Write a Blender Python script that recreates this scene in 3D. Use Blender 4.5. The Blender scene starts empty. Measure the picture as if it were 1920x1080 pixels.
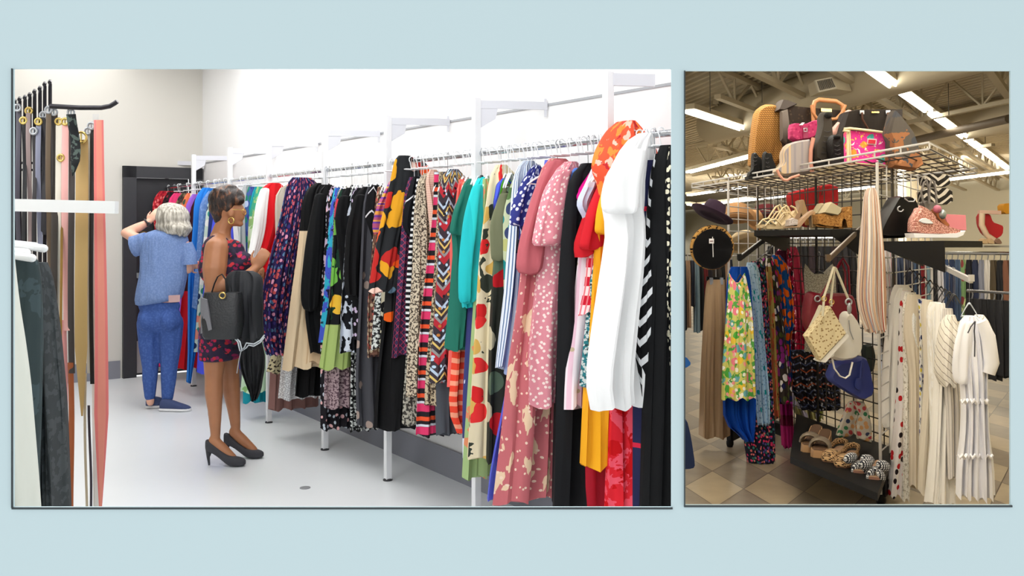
import bpy, math, random
from mathutils import Vector, Matrix
random.seed(7)
PI = math.pi
SC = bpy.context.scene
COL = SC.collection
F = 1700.0
RIGHT = []          # roots that belong to the second shop room
ROOM = [0]
HZ = [416.0, 464.0]  # eye level line of each room in the picture

def P(px, py, Y, r=None):
    h = HZ[ROOM[0] if r is None else r]
    return Vector(((px - 960) * Y / F, Y, 1.5 - (py - h) * Y / F))

def lin(c):
    o = []
    for v in c[:3]:
        v = v / 255.0
        o.append(v / 12.92 if v <= .04045 else ((v + .055) / 1.055) ** 2.4)
    return (o[0], o[1], o[2], 1)

# ------------------------------------------------------------------ materials
MATS = {}
class NT:
    def __init__(s, name):
        s.m = bpy.data.materials.new(name); s.m.use_nodes = True
        s.t = s.m.node_tree; s.n = s.t.nodes; s.l = s.t.links
        s.b = s.n['Principled BSDF']
    def new(s, t, **k):
        n = s.n.new(t)
        for a, v in k.items(): setattr(n, a, v)
        return n
    def link(s, a, b): s.l.new(a, b)
    def put(s, sock, v):
        if hasattr(v, 'is_linked'): s.l.new(v, sock)
        else: sock.default_value = v
    def math(s, op, a, b=None, c=None):
        n = s.new('ShaderNodeMath', operation=op)
        s.put(n.inputs[0], a)
        if b is not None: s.put(n.inputs[1], b)
        if c is not None: s.put(n.inputs[2], c)
        return n.outputs[0]
    def mix(s, f, a, b):
        n = s.new('ShaderNodeMix', data_type='RGBA')
        s.put(n.inputs[0], f); s.put(n.inputs[6], a); s.put(n.inputs[7], b)
        return n.outputs[2]

def mat(name, c, rough=.6, metal=0, emit=0, alpha=1, trans=0, bump=0, bscale=60, coat=0, spec=None):
    if name in MATS: return MATS[name]
    t = NT(name)
    t.b.inputs['Base Color'].default_value = lin(c)
    t.b.inputs['Roughness'].default_value = rough
    t.b.inputs['Metallic'].default_value = metal
    if spec is not None: t.b.inputs['Specular IOR Level'].default_value = spec
    if coat: t.b.inputs['Coat Weight'].default_value = coat
    if emit:
        t.b.inputs['Emission Color'].default_value = lin(c)
        t.b.inputs['Emission Strength'].default_value = emit
    if alpha < 1: t.b.inputs['Alpha'].default_value = alpha
    if trans: t.b.inputs['Transmission Weight'].default_value = trans
    if bump:
        co = t.new('ShaderNodeTexCoord')
        no = t.new('ShaderNodeTexNoise'); no.inputs['Scale'].default_value = bscale
        t.link(co.outputs['Object'], no.inputs['Vector'])
        b = t.new('ShaderNodeBump'); b.inputs['Strength'].default_value = bump; b.inputs['Distance'].default_value = .02
        t.link(no.outputs['Fac'], b.inputs['Height']); t.link(b.outputs[0], t.b.inputs['Normal'])
    MATS[name] = t.m
    return t.m

def pat(name, base, *layers, rough=.8, metal=0, warp=0, wscale=6, bump=.15, obj=False):
    """printed cloth: colour layers laid over a base colour"""
    if name in MATS: return MATS[name]
    t = NT(name)
    tc = t.new('ShaderNodeTexCoord')
    s0 = t.new('ShaderNodeSeparateXYZ'); t.link(tc.outputs['UV'], s0.inputs[0])
    c0 = t.new('ShaderNodeCombineXYZ'); t.link(s0.outputs[0], c0.inputs[0]); t.link(s0.outputs[1], c0.inputs[2])
    vec = tc.outputs['Object'] if obj else c0.outputs[0]
    if warp:
        n = t.new('ShaderNodeTexNoise'); n.inputs['Scale'].default_value = wscale
        t.link(vec, n.inputs['Vector'])
        sb = t.new('ShaderNodeVectorMath', operation='SUBTRACT'); t.link(n.outputs['Color'], sb.inputs[0]); sb.inputs[1].default_value = (.5, .5, .5)
        sc = t.new('ShaderNodeVectorMath', operation='SCALE'); t.link(sb.outputs[0], sc.inputs[0]); sc.inputs['Scale'].default_value = warp
        ad = t.new('ShaderNodeVectorMath', operation='ADD'); t.link(vec, ad.inputs[0]); t.link(sc.outputs[0], ad.inputs[1])
        vec = ad.outputs[0]
    sp = t.new('ShaderNodeSeparateXYZ'); t.link(vec, sp.inputs[0])
    x, y, z = sp.outputs
    xy = x
    so = t.new('ShaderNodeSeparateXYZ'); t.link(tc.outputs['Object'], so.inputs[0])
    col = lin(base); fl = []
    def flat2():
        if not fl:
            q = t.new('ShaderNodeCombineXYZ'); t.link(xy, q.inputs[0]); t.link(z, q.inputs[1]); fl.append(q.outputs[0])
        return fl[0]
    def band(v, period, duty, ph=0):
        q = t.math('FRACT', t.math('ADD', t.math('DIVIDE', v, period), ph + 50.0))
        return t.math('LESS_THAN', q, duty)
    for L in layers:
        k = L[0]
        if k == 'spot':
            vo = t.new('ShaderNodeTexVoronoi', voronoi_dimensions='2D'); vo.inputs['Scale'].default_value = L[1]
            t.link(flat2(), vo.inputs['Vector'])
            m = t.math('LESS_THAN', vo.outputs['Distance'], L[2])
            cs = L[3]
            if len(cs) == 1: c = lin(cs[0])
            else:
                s2 = t.new('ShaderNodeSeparateColor'); t.link(vo.outputs['Color'], s2.inputs[0])
                r = t.new('ShaderNodeValToRGB'); r.color_ramp.interpolation = 'CONSTANT'
                el = r.color_ramp.elements
                el[0].color = lin(cs[0]); el[0].position = 0
                el[1].color = lin(cs[1]); el[1].position = 1 / len(cs)
                for i in range(2, len(cs)):
                    e = el.new(i / len(cs)); e.color = lin(cs[i])
                t.link(s2.outputs[0], r.inputs[0]); c = r.outputs[0]
        elif k == 'net':
            vo = t.new('ShaderNodeTexVoronoi', feature='DISTANCE_TO_EDGE', voronoi_dimensions='2D'); vo.inputs['Scale'].default_value = L[1]
            t.link(flat2(), vo.inputs['Vector']); m = t.math('LESS_THAN', vo.outputs['Distance'], L[2]); c = lin(L[3])
        elif k == 'noise':
            no = t.new('ShaderNodeTexNoise'); no.inputs['Scale'].default_value = L[1]; no.inputs['Detail'].default_value = 3
            mp = t.new('ShaderNodeMapping'); mp.inputs['Location'].default_value = (L[1] * .37, len(name), L[2] * 9)
            if len(L) > 4: mp.inputs['Scale'].default_value = L[4]
            t.link(vec, mp.inputs[0]); t.link(mp.outputs[0], no.inputs['Vector'])
            m = t.math('GREATER_THAN', no.outputs['Fac'], L[2]); c = lin(L[3])
        elif k == 'hs': m = band(z, L[1], L[2], L[4] if len(L) > 4 else 0); c = lin(L[3])
        elif k == 'vs': m = band(xy, L[1], L[2], L[4] if len(L) > 4 else 0); c = lin(L[3])
        elif k == 'ds': m = band(t.math('ADD', xy, t.math('MULTIPLY', z, L[4] if len(L) > 4 else 1)), L[1], L[2]); c = lin(L[3])
        elif k == 'zig':
            tri = t.math('ABSOLUTE', t.math('SUBTRACT', t.math('FRACT', t.math('ADD', t.math('DIVIDE', xy, L[4]), 50.0)), .5))
            m = band(t.math('ADD', z, t.math('MULTIPLY', tri, L[5])), L[1], L[2], L[6] if len(L) > 6 else 0); c = lin(L[3])
        elif k == 'below': m = t.math('LESS_THAN', so.outputs[2], L[1]); c = lin(L[2])
        elif k == 'above': m = t.math('GREATER_THAN', so.outputs[2], L[1]); c = lin(L[2])
        elif k == 'xlt': m = t.math('LESS_THAN', so.outputs[0], L[1]); c = lin(L[2])
        col = t.mix(m, col, c)
    t.put(t.b.inputs['Base Color'], col)
    t.b.inputs['Roughness'].default_value = rough; t.b.inputs['Metallic'].default_value = metal
    if not metal: t.b.inputs['Specular IOR Level'].default_value = .22
    if bump:
        no = t.new('ShaderNodeTexNoise'); no.inputs['Scale'].default_value = 14; no.inputs['Detail'].default_value = 2
        mp = t.new('ShaderNodeMapping'); mp.inputs['Scale'].default_value = (1, 1, .25)
        t.link(tc.outputs['Object'], mp.inputs[0]); t.link(mp.outputs[0], no.inputs['Vector'])
        b = t.new('ShaderNodeBump'); b.inputs['Strength'].default_value = min(1, bump * 3); b.inputs['Distance'].default_value = .03
        t.link(no.outputs['Fac'], b.inputs['Height']); t.link(b.outputs[0], t.b.inputs['Normal'])
    MATS[name] = t.m
    return t.m

# ------------------------------------------------------------------ geometry
class MB:
    def __init__(s): s.v = []; s.f = []; s.uv = {}
    def add(s, vs, fs):
        o = len(s.v); s.v += [Vector(v) for v in vs]; s.f += [tuple(i + o for i in f) for f in fs]; return s
    def loft(s, loops, cap=True, closed=True):
        n = len(loops[0]); vs = [p for l in loops for p in l]; fs = []
        for j in range(len(loops) - 1):
            for i in range(n if closed else n - 1):
                a = j * n + i; b = j * n + (i + 1) % n
                fs.append((a, b, b + n, a + n))
        if cap and closed:
            fs.append(tuple(range(n - 1, -1, -1))); k = (len(loops) - 1) * n; fs.append(tuple(range(k, k + n)))
        return s.add(vs, fs)
    def tube(s, pts, r, n=8, flat=1.0, up=None, cap=True):
        pts = [Vector(p) for p in pts]; m = len(pts)
        rs = r if isinstance(r, (list, tuple)) else [r] * m
        ref = Vector(up) if up else None; loops = []; pu = None
        for i, p in enumerate(pts):
            d = (pts[min(i + 1, m - 1)] - pts[max(i - 1, 0)])
            d = d.normalized() if d.length > 1e-9 else Vector((0, 0, 1))
            if ref is not None: u = ref - d * ref.dot(d)
            elif pu is not None: u = pu - d * pu.dot(d)
            else:
                q = Vector((0, 0, 1)) if abs(d.z) < .9 else Vector((0, 1, 0)); u = q - d * q.dot(d)
            if u.length < 1e-6: u = d.orthogonal()
            u.normalize(); w = d.cross(u); pu = u
            loops.append([p + u * (rs[i] * math.cos(2 * PI * k / n)) + w * (rs[i] * flat * math.sin(2 * PI * k / n)) for k in range(n)])
        o = len(s.v); s.loft(loops, cap); acc = 0
        for j in range(m):
            if j: acc += (pts[j] - pts[j - 1]).length
            for k in range(n): s.uv[o + j * n + k] = (min(k, n - k) * 2 * PI * max(rs) / n * .8, loops[j][k].z if abs(pts[0].z - pts[-1].z) > .5 * acc else -acc)
        return s
    def caps(s, pts, rs, n=10):
        """limb with round ends"""
        pts = [Vector(p) for p in pts]
        rs = list(rs) if isinstance(rs, (list, tuple)) else [rs] * len(pts)
        P_, R_ = [], []
        d0 = (pts[0] - pts[1]).normalized(); d1 = (pts[-1] - pts[-2]).normalized()
        for a in (80, 55, 25): P_.append(pts[0] + d0 * rs[0] * math.sin(math.radians(a))); R_.append(rs[0] * math.cos(math.radians(a)))
        P_ += pts; R_ += rs
        for a in (25, 55, 80): P_.append(pts[-1] + d1 * rs[-1] * math.sin(math.radians(a))); R_.append(rs[-1] * math.cos(math.radians(a)))
        return s.tube(P_, R_, n)
    def box(s, c, sx, sy, sz, rz=0, top=1.0):
        c = Vector(c); R = Matrix.Rotation(rz, 3, 'Z'); vs = []
        for k, q in ((-1, 1), (1, top)):
            for a, b in ((-1, -1), (1, -1), (1, 1), (-1, 1)):
                vs.append(c + R @ Vector((a * sx / 2 * q, b * sy / 2 * q, k * sz / 2)))
        return s.add(vs, [(3, 2, 1, 0), (4, 5, 6, 7), (0, 1, 5, 4), (1, 2, 6, 5), (2, 3, 7, 6), (3, 0, 4, 7)])
    def bar(s, a, b, w, h=None, up=(0, 0, 1)):
        a = Vector(a); b = Vector(b); h = h or w; d = (b - a).normalized(); u = Vector(up)
        u = u - d * u.dot(d)
        if u.length < 1e-5: u = d.orthogonal()
        u.normalize(); q = d.cross(u)
        L = [[p + q * (i * w / 2) + u * (j * h / 2) for i, j in ((-1, -1), (1, -1), (1, 1), (-1, 1))] for p in (a, b)]
        return s.loft(L)
    def ell(s, c, rx, ry, rz, rot=None, n=14, m=9):
        c = Vector(c); R = rot or Matrix.Identity(3); loops = []
        for j in range(m):
            a = -PI / 2 + PI * (j + .35) / (m - .3)
            loops.append([c + R @ Vector((rx * math.cos(a) * math.cos(2 * PI * i / n), ry * math.cos(a) * math.sin(2 * PI * i / n), rz * math.sin(a))) for i in range(n)])
        return s.loft(loops)
    def prism(s, poly, z0, z1):
        n = len(poly)
        return s.loft([[Vector((x, y, z0)) for x, y in poly], [Vector((x, y, z1)) for x, y in poly]])
    def extr(s, poly, off):
        off = Vector(off)
        return s.loft([[Vector(p) for p in poly], [Vector(p) + off for p in poly]])
    def lathe(s, c, prof, n=20, rot=None):
        c = Vector(c); R = rot or Matrix.Identity(3)
        return s.loft([[c + R @ Vector((r * math.cos(2 * PI * i / n), r * math.sin(2 * PI * i / n), z)) for i in range(n)] for r, z in prof])
    def torus(s, c, R, r, nrm=(0, 1, 0), n=20, a0=0, a1=2 * PI):
        nv = Vector(nrm).normalized(); u = nv.orthogonal().normalized(); w = nv.cross(u); c = Vector(c)
        pts = [c + u * R * math.cos(a0 + (a1 - a0) * i / n) + w * R * math.sin(a0 + (a1 - a0) * i / n) for i in range(n + 1)]
        return s.tube(pts, r, 8)

def tag(o, label=None, cat=None, group=None, kind=None):
    if label: o['label'] = label
    if cat: o['category'] = cat
    if group: o['group'] = group
    if kind: o['kind'] = kind
    return o

def reg(o):
    COL.objects.link(o)
    if ROOM[0] == 1 and o.parent is None: RIGHT.append(o)
    return o

def mesh(name, mb, m, smooth=True, M=None):
    me = bpy.data.meshes.new(name)
    vs = [M @ v for v in mb.v] if M is not None else mb.v
    me.from_pydata([tuple(v) for v in vs], [], mb.f); me.update()
    if m: me.materials.append(m)
    lay = me.uv_layers.new(name='cloth'); loc_ = vs; dat = []
    for l in me.loops:
        i = l.vertex_index; q = mb.uv.get(i)
        dat += q if q else (loc_[i].x + loc_[i].y, loc_[i].z)
    lay.data.foreach_set('uv', dat)
    if smooth:
        me.polygons.foreach_set('use_smooth', [True] * len(me.polygons))
        try: me.set_sharp_from_angle(angle=math.radians(50))
        except Exception: pass
    return me

def thing(name, label, cat, loc=(0, 0, 0), rz=0, group=None):
    o = bpy.data.objects.new(name, None); o.empty_display_size = .1
    o.location = loc; o.rotation_euler = (0, 0, rz); tag(o, label, cat, group); reg(o)
    o['_m'] = 1
    return o

def rootmat(o):
    return Matrix.Translation(o.location) @ o.rotation_euler.to_matrix().to_4x4()

def part(name, mb, m, par, world=True, smooth=True, label=None, kind=None):
    """a child mesh; vertices given in world space (or in the space of its thing)"""
    M = None
    if world:
        r = par
        while r.parent: r = r.parent
        M = rootmat(r).inverted()
    o = bpy.data.objects.new(name, mesh(name, mb, m, smooth, M)); o.parent = par
    tag(o, label, None, None, kind); COL.objects.link(o); return o

def solo(name, mb, m, label, cat, loc=None, group=None, smooth=True, kind=None):
    loc = Vector(loc) if loc is not None else sum(mb.v, Vector()) / len(mb.v)
    o = bpy.data.objects.new(name, mesh(name, mb, m, smooth, Matrix.Translation(-loc))); o.location = loc
    tag(o, label, cat, group, kind); return reg(o)

def struct(name, mb, m, smooth=False, par=None):
    o = bpy.data.objects.new(name, mesh(name, mb, m, smooth))
    if par: o.parent = par; COL.objects.link(o)
    else: o['kind'] = 'structure'; reg(o)
    return o

def dup(root, loc=None, rz=None, label=None, M=None):
    r = root.copy(); reg(r)
    if loc is not None: r.location = loc
    if rz is not None: r.rotation_euler = (0, 0, rz)
    if label: r['label'] = label
    for ch in list(root.children):
        c = ch.copy(); c.parent = r; COL.objects.link(c)
        for g in list(ch.children):
            d = g.copy(); d.parent = c; COL.objects.link(d)
    return r

def smod(o, lv=1, **k):
    m = o.modifiers.new('s', 'SUBSURF'); m.levels = lv; m.render_levels = lv; return o

# ------------------------------------------------------------------ hanging clothes
def interp(rows, n):
    """resample (z, a, b) rows with even spacing"""
    rows = sorted(rows, key=lambda r: -r[0]); out = []
    z0, z1 = rows[0][0], rows[-1][0]
    for i in range(n):
        q = i / (n - 1); q = q ** 1.25
        z = z0 + (z1 - z0) * q
        for a, b in zip(rows, rows[1:]):
            if a[0] >= z >= b[0]:
                t = 0 if a[0] == b[0] else (a[0] - z) / (a[0] - b[0])
                out.append([z] + [a[k] + (b[k] - a[k]) * t for k in (1, 2)]); break
        else: out.append([z, rows[-1][1], rows[-1][2]])
    for _ in range(1):
        o2 = [r[:] for r in out]
        for i in range(1, n - 1):
            for k in (1, 2): o2[i][k] = (out[i - 1][k] + 2 * out[i][k] + out[i + 1][k]) / 4
        out = o2
    return out

def drape(rows, T=.03, k=4, amp=.012, seed=0, n=18, nu=26, hem=.012, neck=0):
    """closed hanging cloth volume; rows are (z, x_left, x_right) in the cloth's own frame"""
    rnd = random.Random(seed); ph = [rnd.uniform(0, 6.28) for _ in range(5)]
    rows = interp(rows, n); mb = MB(); loops = []
    ztop, zbot = rows[0][0], rows[-1][0]
    for z, a, b in rows:
        q = (ztop - z) / max(1e-6, ztop - zbot); lp = []
        A = amp * min(1, .15 + 1.6 * q)
        th = T * (.55 + .55 * min(1, q * 3))
        for side in (1, -1):
            for i in range(nu):
                u = 1 - i / nu if side == 1 else i / nu
                s = a + (b - a) * u
                env = math.sin(PI * min(1, max(0, u))) ** .45 if 0 < u < 1 else 0
                f = A * math.sin(2 * PI * k * u + ph[0] + 1.2 * q) + A * .6 * math.sin(2 * PI * (k * 1.7) * u + ph[1] - 2 * q) + A * .35 * math.sin(2 * PI * k * 3.1 * u + ph[2])
                y = -side * th * env + f
                zz = z
                if q > .9: zz += hem * math.sin(2 * PI * k * u + ph[3]) * (q - .9) * 10
                if neck and q < .12: zz -= neck * math.sin(PI * u) * (1 - q / .12)
                lp.append(Vector((s, y, zz)))
        loops.append(lp)
    mb.loft(loops)
    for j, lp in enumerate(loops):
        acc = 0; half = len(lp) // 2
        ref = loops[int(len(loops) * .6)]
        for i in range(len(lp)):
            if i: acc += (ref[i] - ref[i - 1]).length
            mb.uv[j * len(lp) + i] = (acc, lp[i].z)
    return mb

HANG = {}
def hanger(R, rz, kind='white', up=.03, label=None, group=None, hw=None):
    """clothes hanger whose hook goes over the bar at R"""
    key = (kind, ROOM[0])
    if key not in HANG:
        m = {'slim': mat('white_plastic', (236, 238, 240), .3), 'white': mat('white_plastic', (236, 238, 240), .3), 'black': mat('black_plastic', (22, 22, 24), .35),
             'clear': mat('clear_plastic', (190, 198, 204), .15, metal=.3), 'steel': mat('hook_steel', (170, 172, 176), .25, metal=.9)}
        t = thing('clothes_hanger', '', 'hanger', (0, 0, 0))
        w_ = .25 if kind == 'slim' else .8 if kind == 'white' else .9
        a = MB(); pts = [(-.19, 0, -.135), (-.15, 0, -.115), (-.08, 0, -.09), (-.02, 0, -.07), (.02, 0, -.07), (.08, 0, -.09), (.15, 0, -.115), (.19, 0, -.135)]
        pts = [(x * w_, 0, -.05 if kind == 'slim' else z - .045) for x, _, z in pts]; a.tube(pts, [.005, .007, .008, .009, .009, .008, .007, .005], 8, flat=.6, up=(0, 1, 0))
        if kind in ('white', 'clear'): a.tube([(-.17 * w_, 0, -.175), (0, 0, -.18), (.17 * w_, 0, -.175)], .003, 6)
        part('hanger_arms', a, m[kind], t, world=False)
        h = MB(); hp = [(0, 0, -.05 if kind == 'slim' else -.115), (0, 0, -.03)] + [(.017 * math.cos(x) - .0, 0, .005 + .017 * math.sin(x)) for x in [-.9, -.4, .2, .8, 1.4, 2, 2.6, 3.1]]
        hp[1] = (.006, 0, -.035)
        h.tube(hp, .0028, 6); part('hanger_hook', h, m['steel'] if kind not in ('white', 'slim') else m['white'], t, world=False)
        HANG[key] = t; o = t
        o.location = R; o.rotation_euler = (0, 0, rz)
    else: o = dup(HANG[key], R, rz)
    o['label'] = label; o['group'] = group
    if hw: o.scale = (max(.22, min(1.05, hw / .18)), 1, 1)
    return o

GL = []
RV = Vector((-.5869, .8097, 0))   # direction of the long rail, away from us
def railY(xh): return 5258.0 / (xh + 272)
def railP(xh, z=1.841):
    Y = railY(xh); return Vector(((4.268 - Y) * .7247, Y, z))
NV = Vector((-.8097, -.5869, 0))  # across the rail, towards the aisle
NANG = math.atan2(NV.y, NV.x)

def hang(name, label, cat, R, nv, rows, m, T=.03, k=4, amp=.012, group=None, sleeve=None, seed=None, clip=True, sleevem=None, extra=None, wmin=.16, neck=0):
    """rows: (y px, x px of the left edge[, x px of the right edge]) as they fall on the cloth plane through R"""
    hz = HZ[ROOM[0]]; out = []
    def solve(x):
        kx = (x - 960) / F
        return (kx * R.y - R.x) / (nv.x - kx * nv.y)
    for r in rows:
        sl = solve(r[1]); sr = solve(r[2]) if len(r) > 2 else None
        D = R.y + (sl if sr is None else (sl + sr) / 2) * nv.y
        z = 1.5 - (r[0] - hz) * D / F - R.z
        if sr is None:
            sr = -max(.02, min(.19, abs(sl) * 1.0)) if z > -.16 else -.19
        if clip and ROOM[0] == 0:
            for _ in range(6):
                if R.x + sr * nv.x > .178 * (R.y + sr * nv.y): sr = (.178 * R.y - R.x) / (nv.x - .178 * nv.y)
        out.append((z, sl, sr))
    seed = seed if seed is not None else int(R.y * 1000) % 9973
    t = thing(name, label, cat, R, math.atan2(nv.y, nv.x), group)
    b = part('body', drape(out, T, k, amp, seed, neck=neck), m, t, world=False)
    if sleeve:
        # sleeve: [(y px, x px, radius m)...] hanging at the edge nearest the aisle
        rr_ = []; tt = .5 * max(q[2] for q in sleeve)
        for (yy, xx, rr) in sleeve:
            s = solve(xx); D = R.y + s * nv.y; sg = 1 if nv.x < 0 else -1
            rr_.append((1.5 - (yy - hz) * D / F - R.z, s + sg * rr * .85, s - sg * rr * 1.1))
        mbs = drape(rr_, tt, 1.6, .007, seed + 5, n=12, nu=12, hem=.008)
        for v in mbs.v: v.y += (T * .5 + tt * .5) * (1 if nv.x < 0 else -1)
        smod(part('sleeve', mbs, sleevem or m, t, world=False))
    zs = [r for r in out if r[0] < -.1][:1] or [out[-1]]
    t['_hw'] = max(.03, min(abs(zs[0][1]), abs(zs[0][2])) - .012)
    GL.append((t, out)); return t
# ================================================================== SETTING
WHITE = (240, 240, 238)
m_blue = mat('pale_blue_paint', (203, 225, 231), .95, spec=.1)
def blue_wall():
    Y0, Y1 = 1.0, 1.003
    def X(px): return (px - 960) * Y0 / F
    def Z(py): return 1.5 - (py - 416) * Y0 / F
    xs = [-1.6, X(25), X(1259), X(1284), X(1895), 1.6]
    mb = MB()
    def slab(xa, xb, za, zb): mb.box(((xa + xb) / 2, (Y0 + Y1) / 2, (za + zb) / 2), xb - xa, Y1 - Y0, zb - za)
    slab(xs[0], xs[1], .0, 3.3); slab(xs[2], xs[3], .0, 3.3); slab(xs[4], xs[5], .0, 3.3)
    slab(xs[1], xs[2], .0, Z(951)); slab(xs[1], xs[2], Z(129), 3.3)
    slab(xs[3], xs[4], .0, Z(947)); slab(xs[3], xs[4], Z(133), 3.3)
    struct('wall_front', mb, m_blue)
    dk = mat('drop_shadow_grey', (62, 72, 76), .8)
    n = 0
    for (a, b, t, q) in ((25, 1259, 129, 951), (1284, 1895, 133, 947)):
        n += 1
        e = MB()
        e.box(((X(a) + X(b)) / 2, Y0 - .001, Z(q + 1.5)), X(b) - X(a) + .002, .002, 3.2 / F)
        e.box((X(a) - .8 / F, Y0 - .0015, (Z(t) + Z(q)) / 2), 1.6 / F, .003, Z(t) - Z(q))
        struct('trim_%d' % n, e, dk)  # thin dark strips stand in for the drop shadow round each opening
blue_wall()

m_white = mat('white_wall_paint', (246, 246, 246), .7)
m_cream = mat('cream_wall_paint', (222, 219, 211), .75)
m_base = mat('grey_vinyl_baseboard', (140, 142, 152), .6)
m_black = mat('black_door_paint', (48, 49, 54), .5)
m_chrome = mat('chrome', (205, 208, 212), .22, metal=1)
m_steel = mat('brushed_steel', (176, 178, 182), .4, metal=.8)
m_arm = mat('arm_grey', (214, 215, 222), .4)
m_wpost = mat('white_enamel', (236, 237, 240), .35)

def floor_mat():
    t = NT('pale_grey_floor')
    tc = t.new('ShaderNodeTexCoord'); no = t.new('ShaderNodeTexNoise'); no.inputs['Scale'].default_value = .8; no.inputs['Detail'].default_value = 5
    t.link(tc.outputs['Object'], no.inputs['Vector'])
    c = t.mix(no.outputs['Fac'], lin((222, 227, 230)), lin((238, 241, 243)))
    t.put(t.b.inputs['Base Color'], c); t.b.inputs['Roughness'].default_value = .32
    t.b.inputs['Specular IOR Level'].default_value = .45
    return t.m
PARTX = .1865
def wl(Y): return (4.847 - Y) * .7247      # long wall behind the clothes
YC = 9.16                                   # far corner
cx = wl(YC)
# far wall runs square to the long wall: direction NV
bw_end = Vector((cx, YC, 0)) + NV * 5.2
H = 3.2
def wallbox(name, a, b, z0, z1, th, m, away):
    a = Vector(a); b = Vector(b); w = Vector(away).normalized() * th
    mb = MB(); mb.extr([Vector((a.x, a.y, z0)), Vector((b.x, b.y, z0)), Vector((b.x, b.y, z1)), Vector((a.x, a.y, z1))], w)
    return struct(name, mb, m)
wy = 3.84
floorpoly = [(-.62, 1.003), (PARTX * 1.003, 1.003), (PARTX * wy, wy), (cx, YC), (bw_end.x, bw_end.y), (-4.9, 4.2)]
fb = MB(); fb.prism([(x, y) for x, y in floorpoly], -.05, 0); struct('floor', fb, floor_mat())
wallbox('wall_right', (PARTX * wy, wy), (cx, YC), 0, H, .006, m_white, (.81, .587, 0))
# far wall with doorway
def bw(s, z=0): return Vector((cx, YC, z)) + NV * s
def bws(px):
    k = (px - 960) / F; return (k * YC - cx) / (NV.x - k * NV.y)
d0, d1 = bws(377), bws(229)
dz = 1.5 + (416 - 311) * (YC + NV.y * d1) / F
mb = MB()
for (a, b, z0, z1) in ((0, d0, 0, H), (d0, d1, dz, H), (d1, 5.2, 0, H)):
    if abs(b - a) > .001: mb.extr([bw(a, z0), bw(b, z0), bw(b, z1), bw(a, z1)], -RV * -.12)
struct('wall_back', mb, m_cream)
wallbox('wall_left', (bw_end.x, bw_end.y), (-4.9, 4.2), 0, H, .1, m_cream, (-1, 0, 0))
wallbox('wall_side', (-4.9, 4.2), (-.62, 1.003), 0, H, .05, m_cream, (-1, -1, 0))
cb = MB(); cb.prism(floorpoly, H, H + .05); struct('ceiling', cb, m_white)
# baseboards
def baseb(name, a, b, h, into):
    a = Vector(a); b = Vector(b); w = Vector(into).normalized() * .012
    mb = MB(); mb.extr([Vector((a.x, a.y, 0)), Vector((b.x, b.y, 0)), Vector((b.x, b.y, h)), Vector((a.x, a.y, h))], w); struct(name, mb, m_base)
baseb('baseboard_right', (PARTX * wy - .01, wy), (cx, YC), .165, NV)
e0, e1 = bw(d1 + .02), bw(5.2); baseb('baseboard_back', e0, e1, .17, -RV)
# thin groove strip along the long wall
g = MB(); q = NV * .006
for z in (2.085,):
    a = Vector((PARTX * wy, wy, z)); b = Vector((cx, YC, z)); g.extr([a, b, b + Vector((0, 0, .012)), a + Vector((0, 0, .012))], q)
struct('trim_3', g, mat('groove_grey', (170, 172, 176), .6))
# door: frame is setting, leaf with panic bar and kick plate
fr = MB()
for s0, s1, z0, z1 in ((d0, d0 + .12, 0, dz), (d1 - .12, d1, 0, dz), (d0, d1, dz - .11, dz)):
    fr.extr([bw(s0, z0), bw(s1, z0), bw(s1, z1), bw(s0, z1)], -RV * .05)
struct('trim_4', fr, m_black)
df = MB(); df.extr([bw(d0 + .12, .01) + RV * .03, bw(d1 - .12, .01) + RV * .03, bw(d1 - .12, dz - .11) + RV * .03, bw(d0 + .12, dz - .11) + RV * .03], RV * .04)
door = struct('door_1', df, mat('black_door_leaf', (40, 41, 46), .45))
kp = MB(); z1 = .34
kp.extr([bw(d0 + .16, .03) + RV * .028, bw(d1 - .14, .03) + RV * .028, bw(d1 - .14, z1) + RV * .028, bw(d0 + .16, z1) + RV * .028], -RV * .006)
struct('kick_plate', kp, mat('dull_kick_plate', (176, 172, 172), .5, metal=.3), par=door)
hb = MB(); hb.bar(bw(d1 - .14, .98) - RV * .06, bw(d0 + .2, .98) - RV * .06, .04); hb.bar(bw(d1 - .16, .98) + RV * .03, bw(d1 - .16, .98) - RV * .06, .05); struct('panic_bar', hb, m_steel, par=door)
kn = MB(); kn.ell(bw(d1 - .2, .99 + .36) - RV * .0, .05, .05, .06); struct('door_lock', kn, mat('brass_lock', (190, 150, 80), .3, metal=.8), par=door)
# partition between the two rooms
pm = MB(); pm.extr([Vector((PARTX * 1.003, 1.003, 0)), Vector((PARTX * 73, 73, 0)), Vector((PARTX * 73, 73, 4.4)), Vector((PARTX * 1.003, 1.003, 4.4))], (.004, -.0007, 0))
struct('wall_middle', pm, m_white)

q_ = P(572, 915, 2550 / 499.); solo('floor_drain', MB().lathe((q_.x, q_.y, 0), [(.03, 0), (.03, .003), (.024, .004), (.002, .003)], 20), mat('drain_grey', (150, 152, 156), .5, metal=.4), 'small grey floor drain in the middle of the pale floor', 'drain', (q_.x, q_.y, 0))
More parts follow.
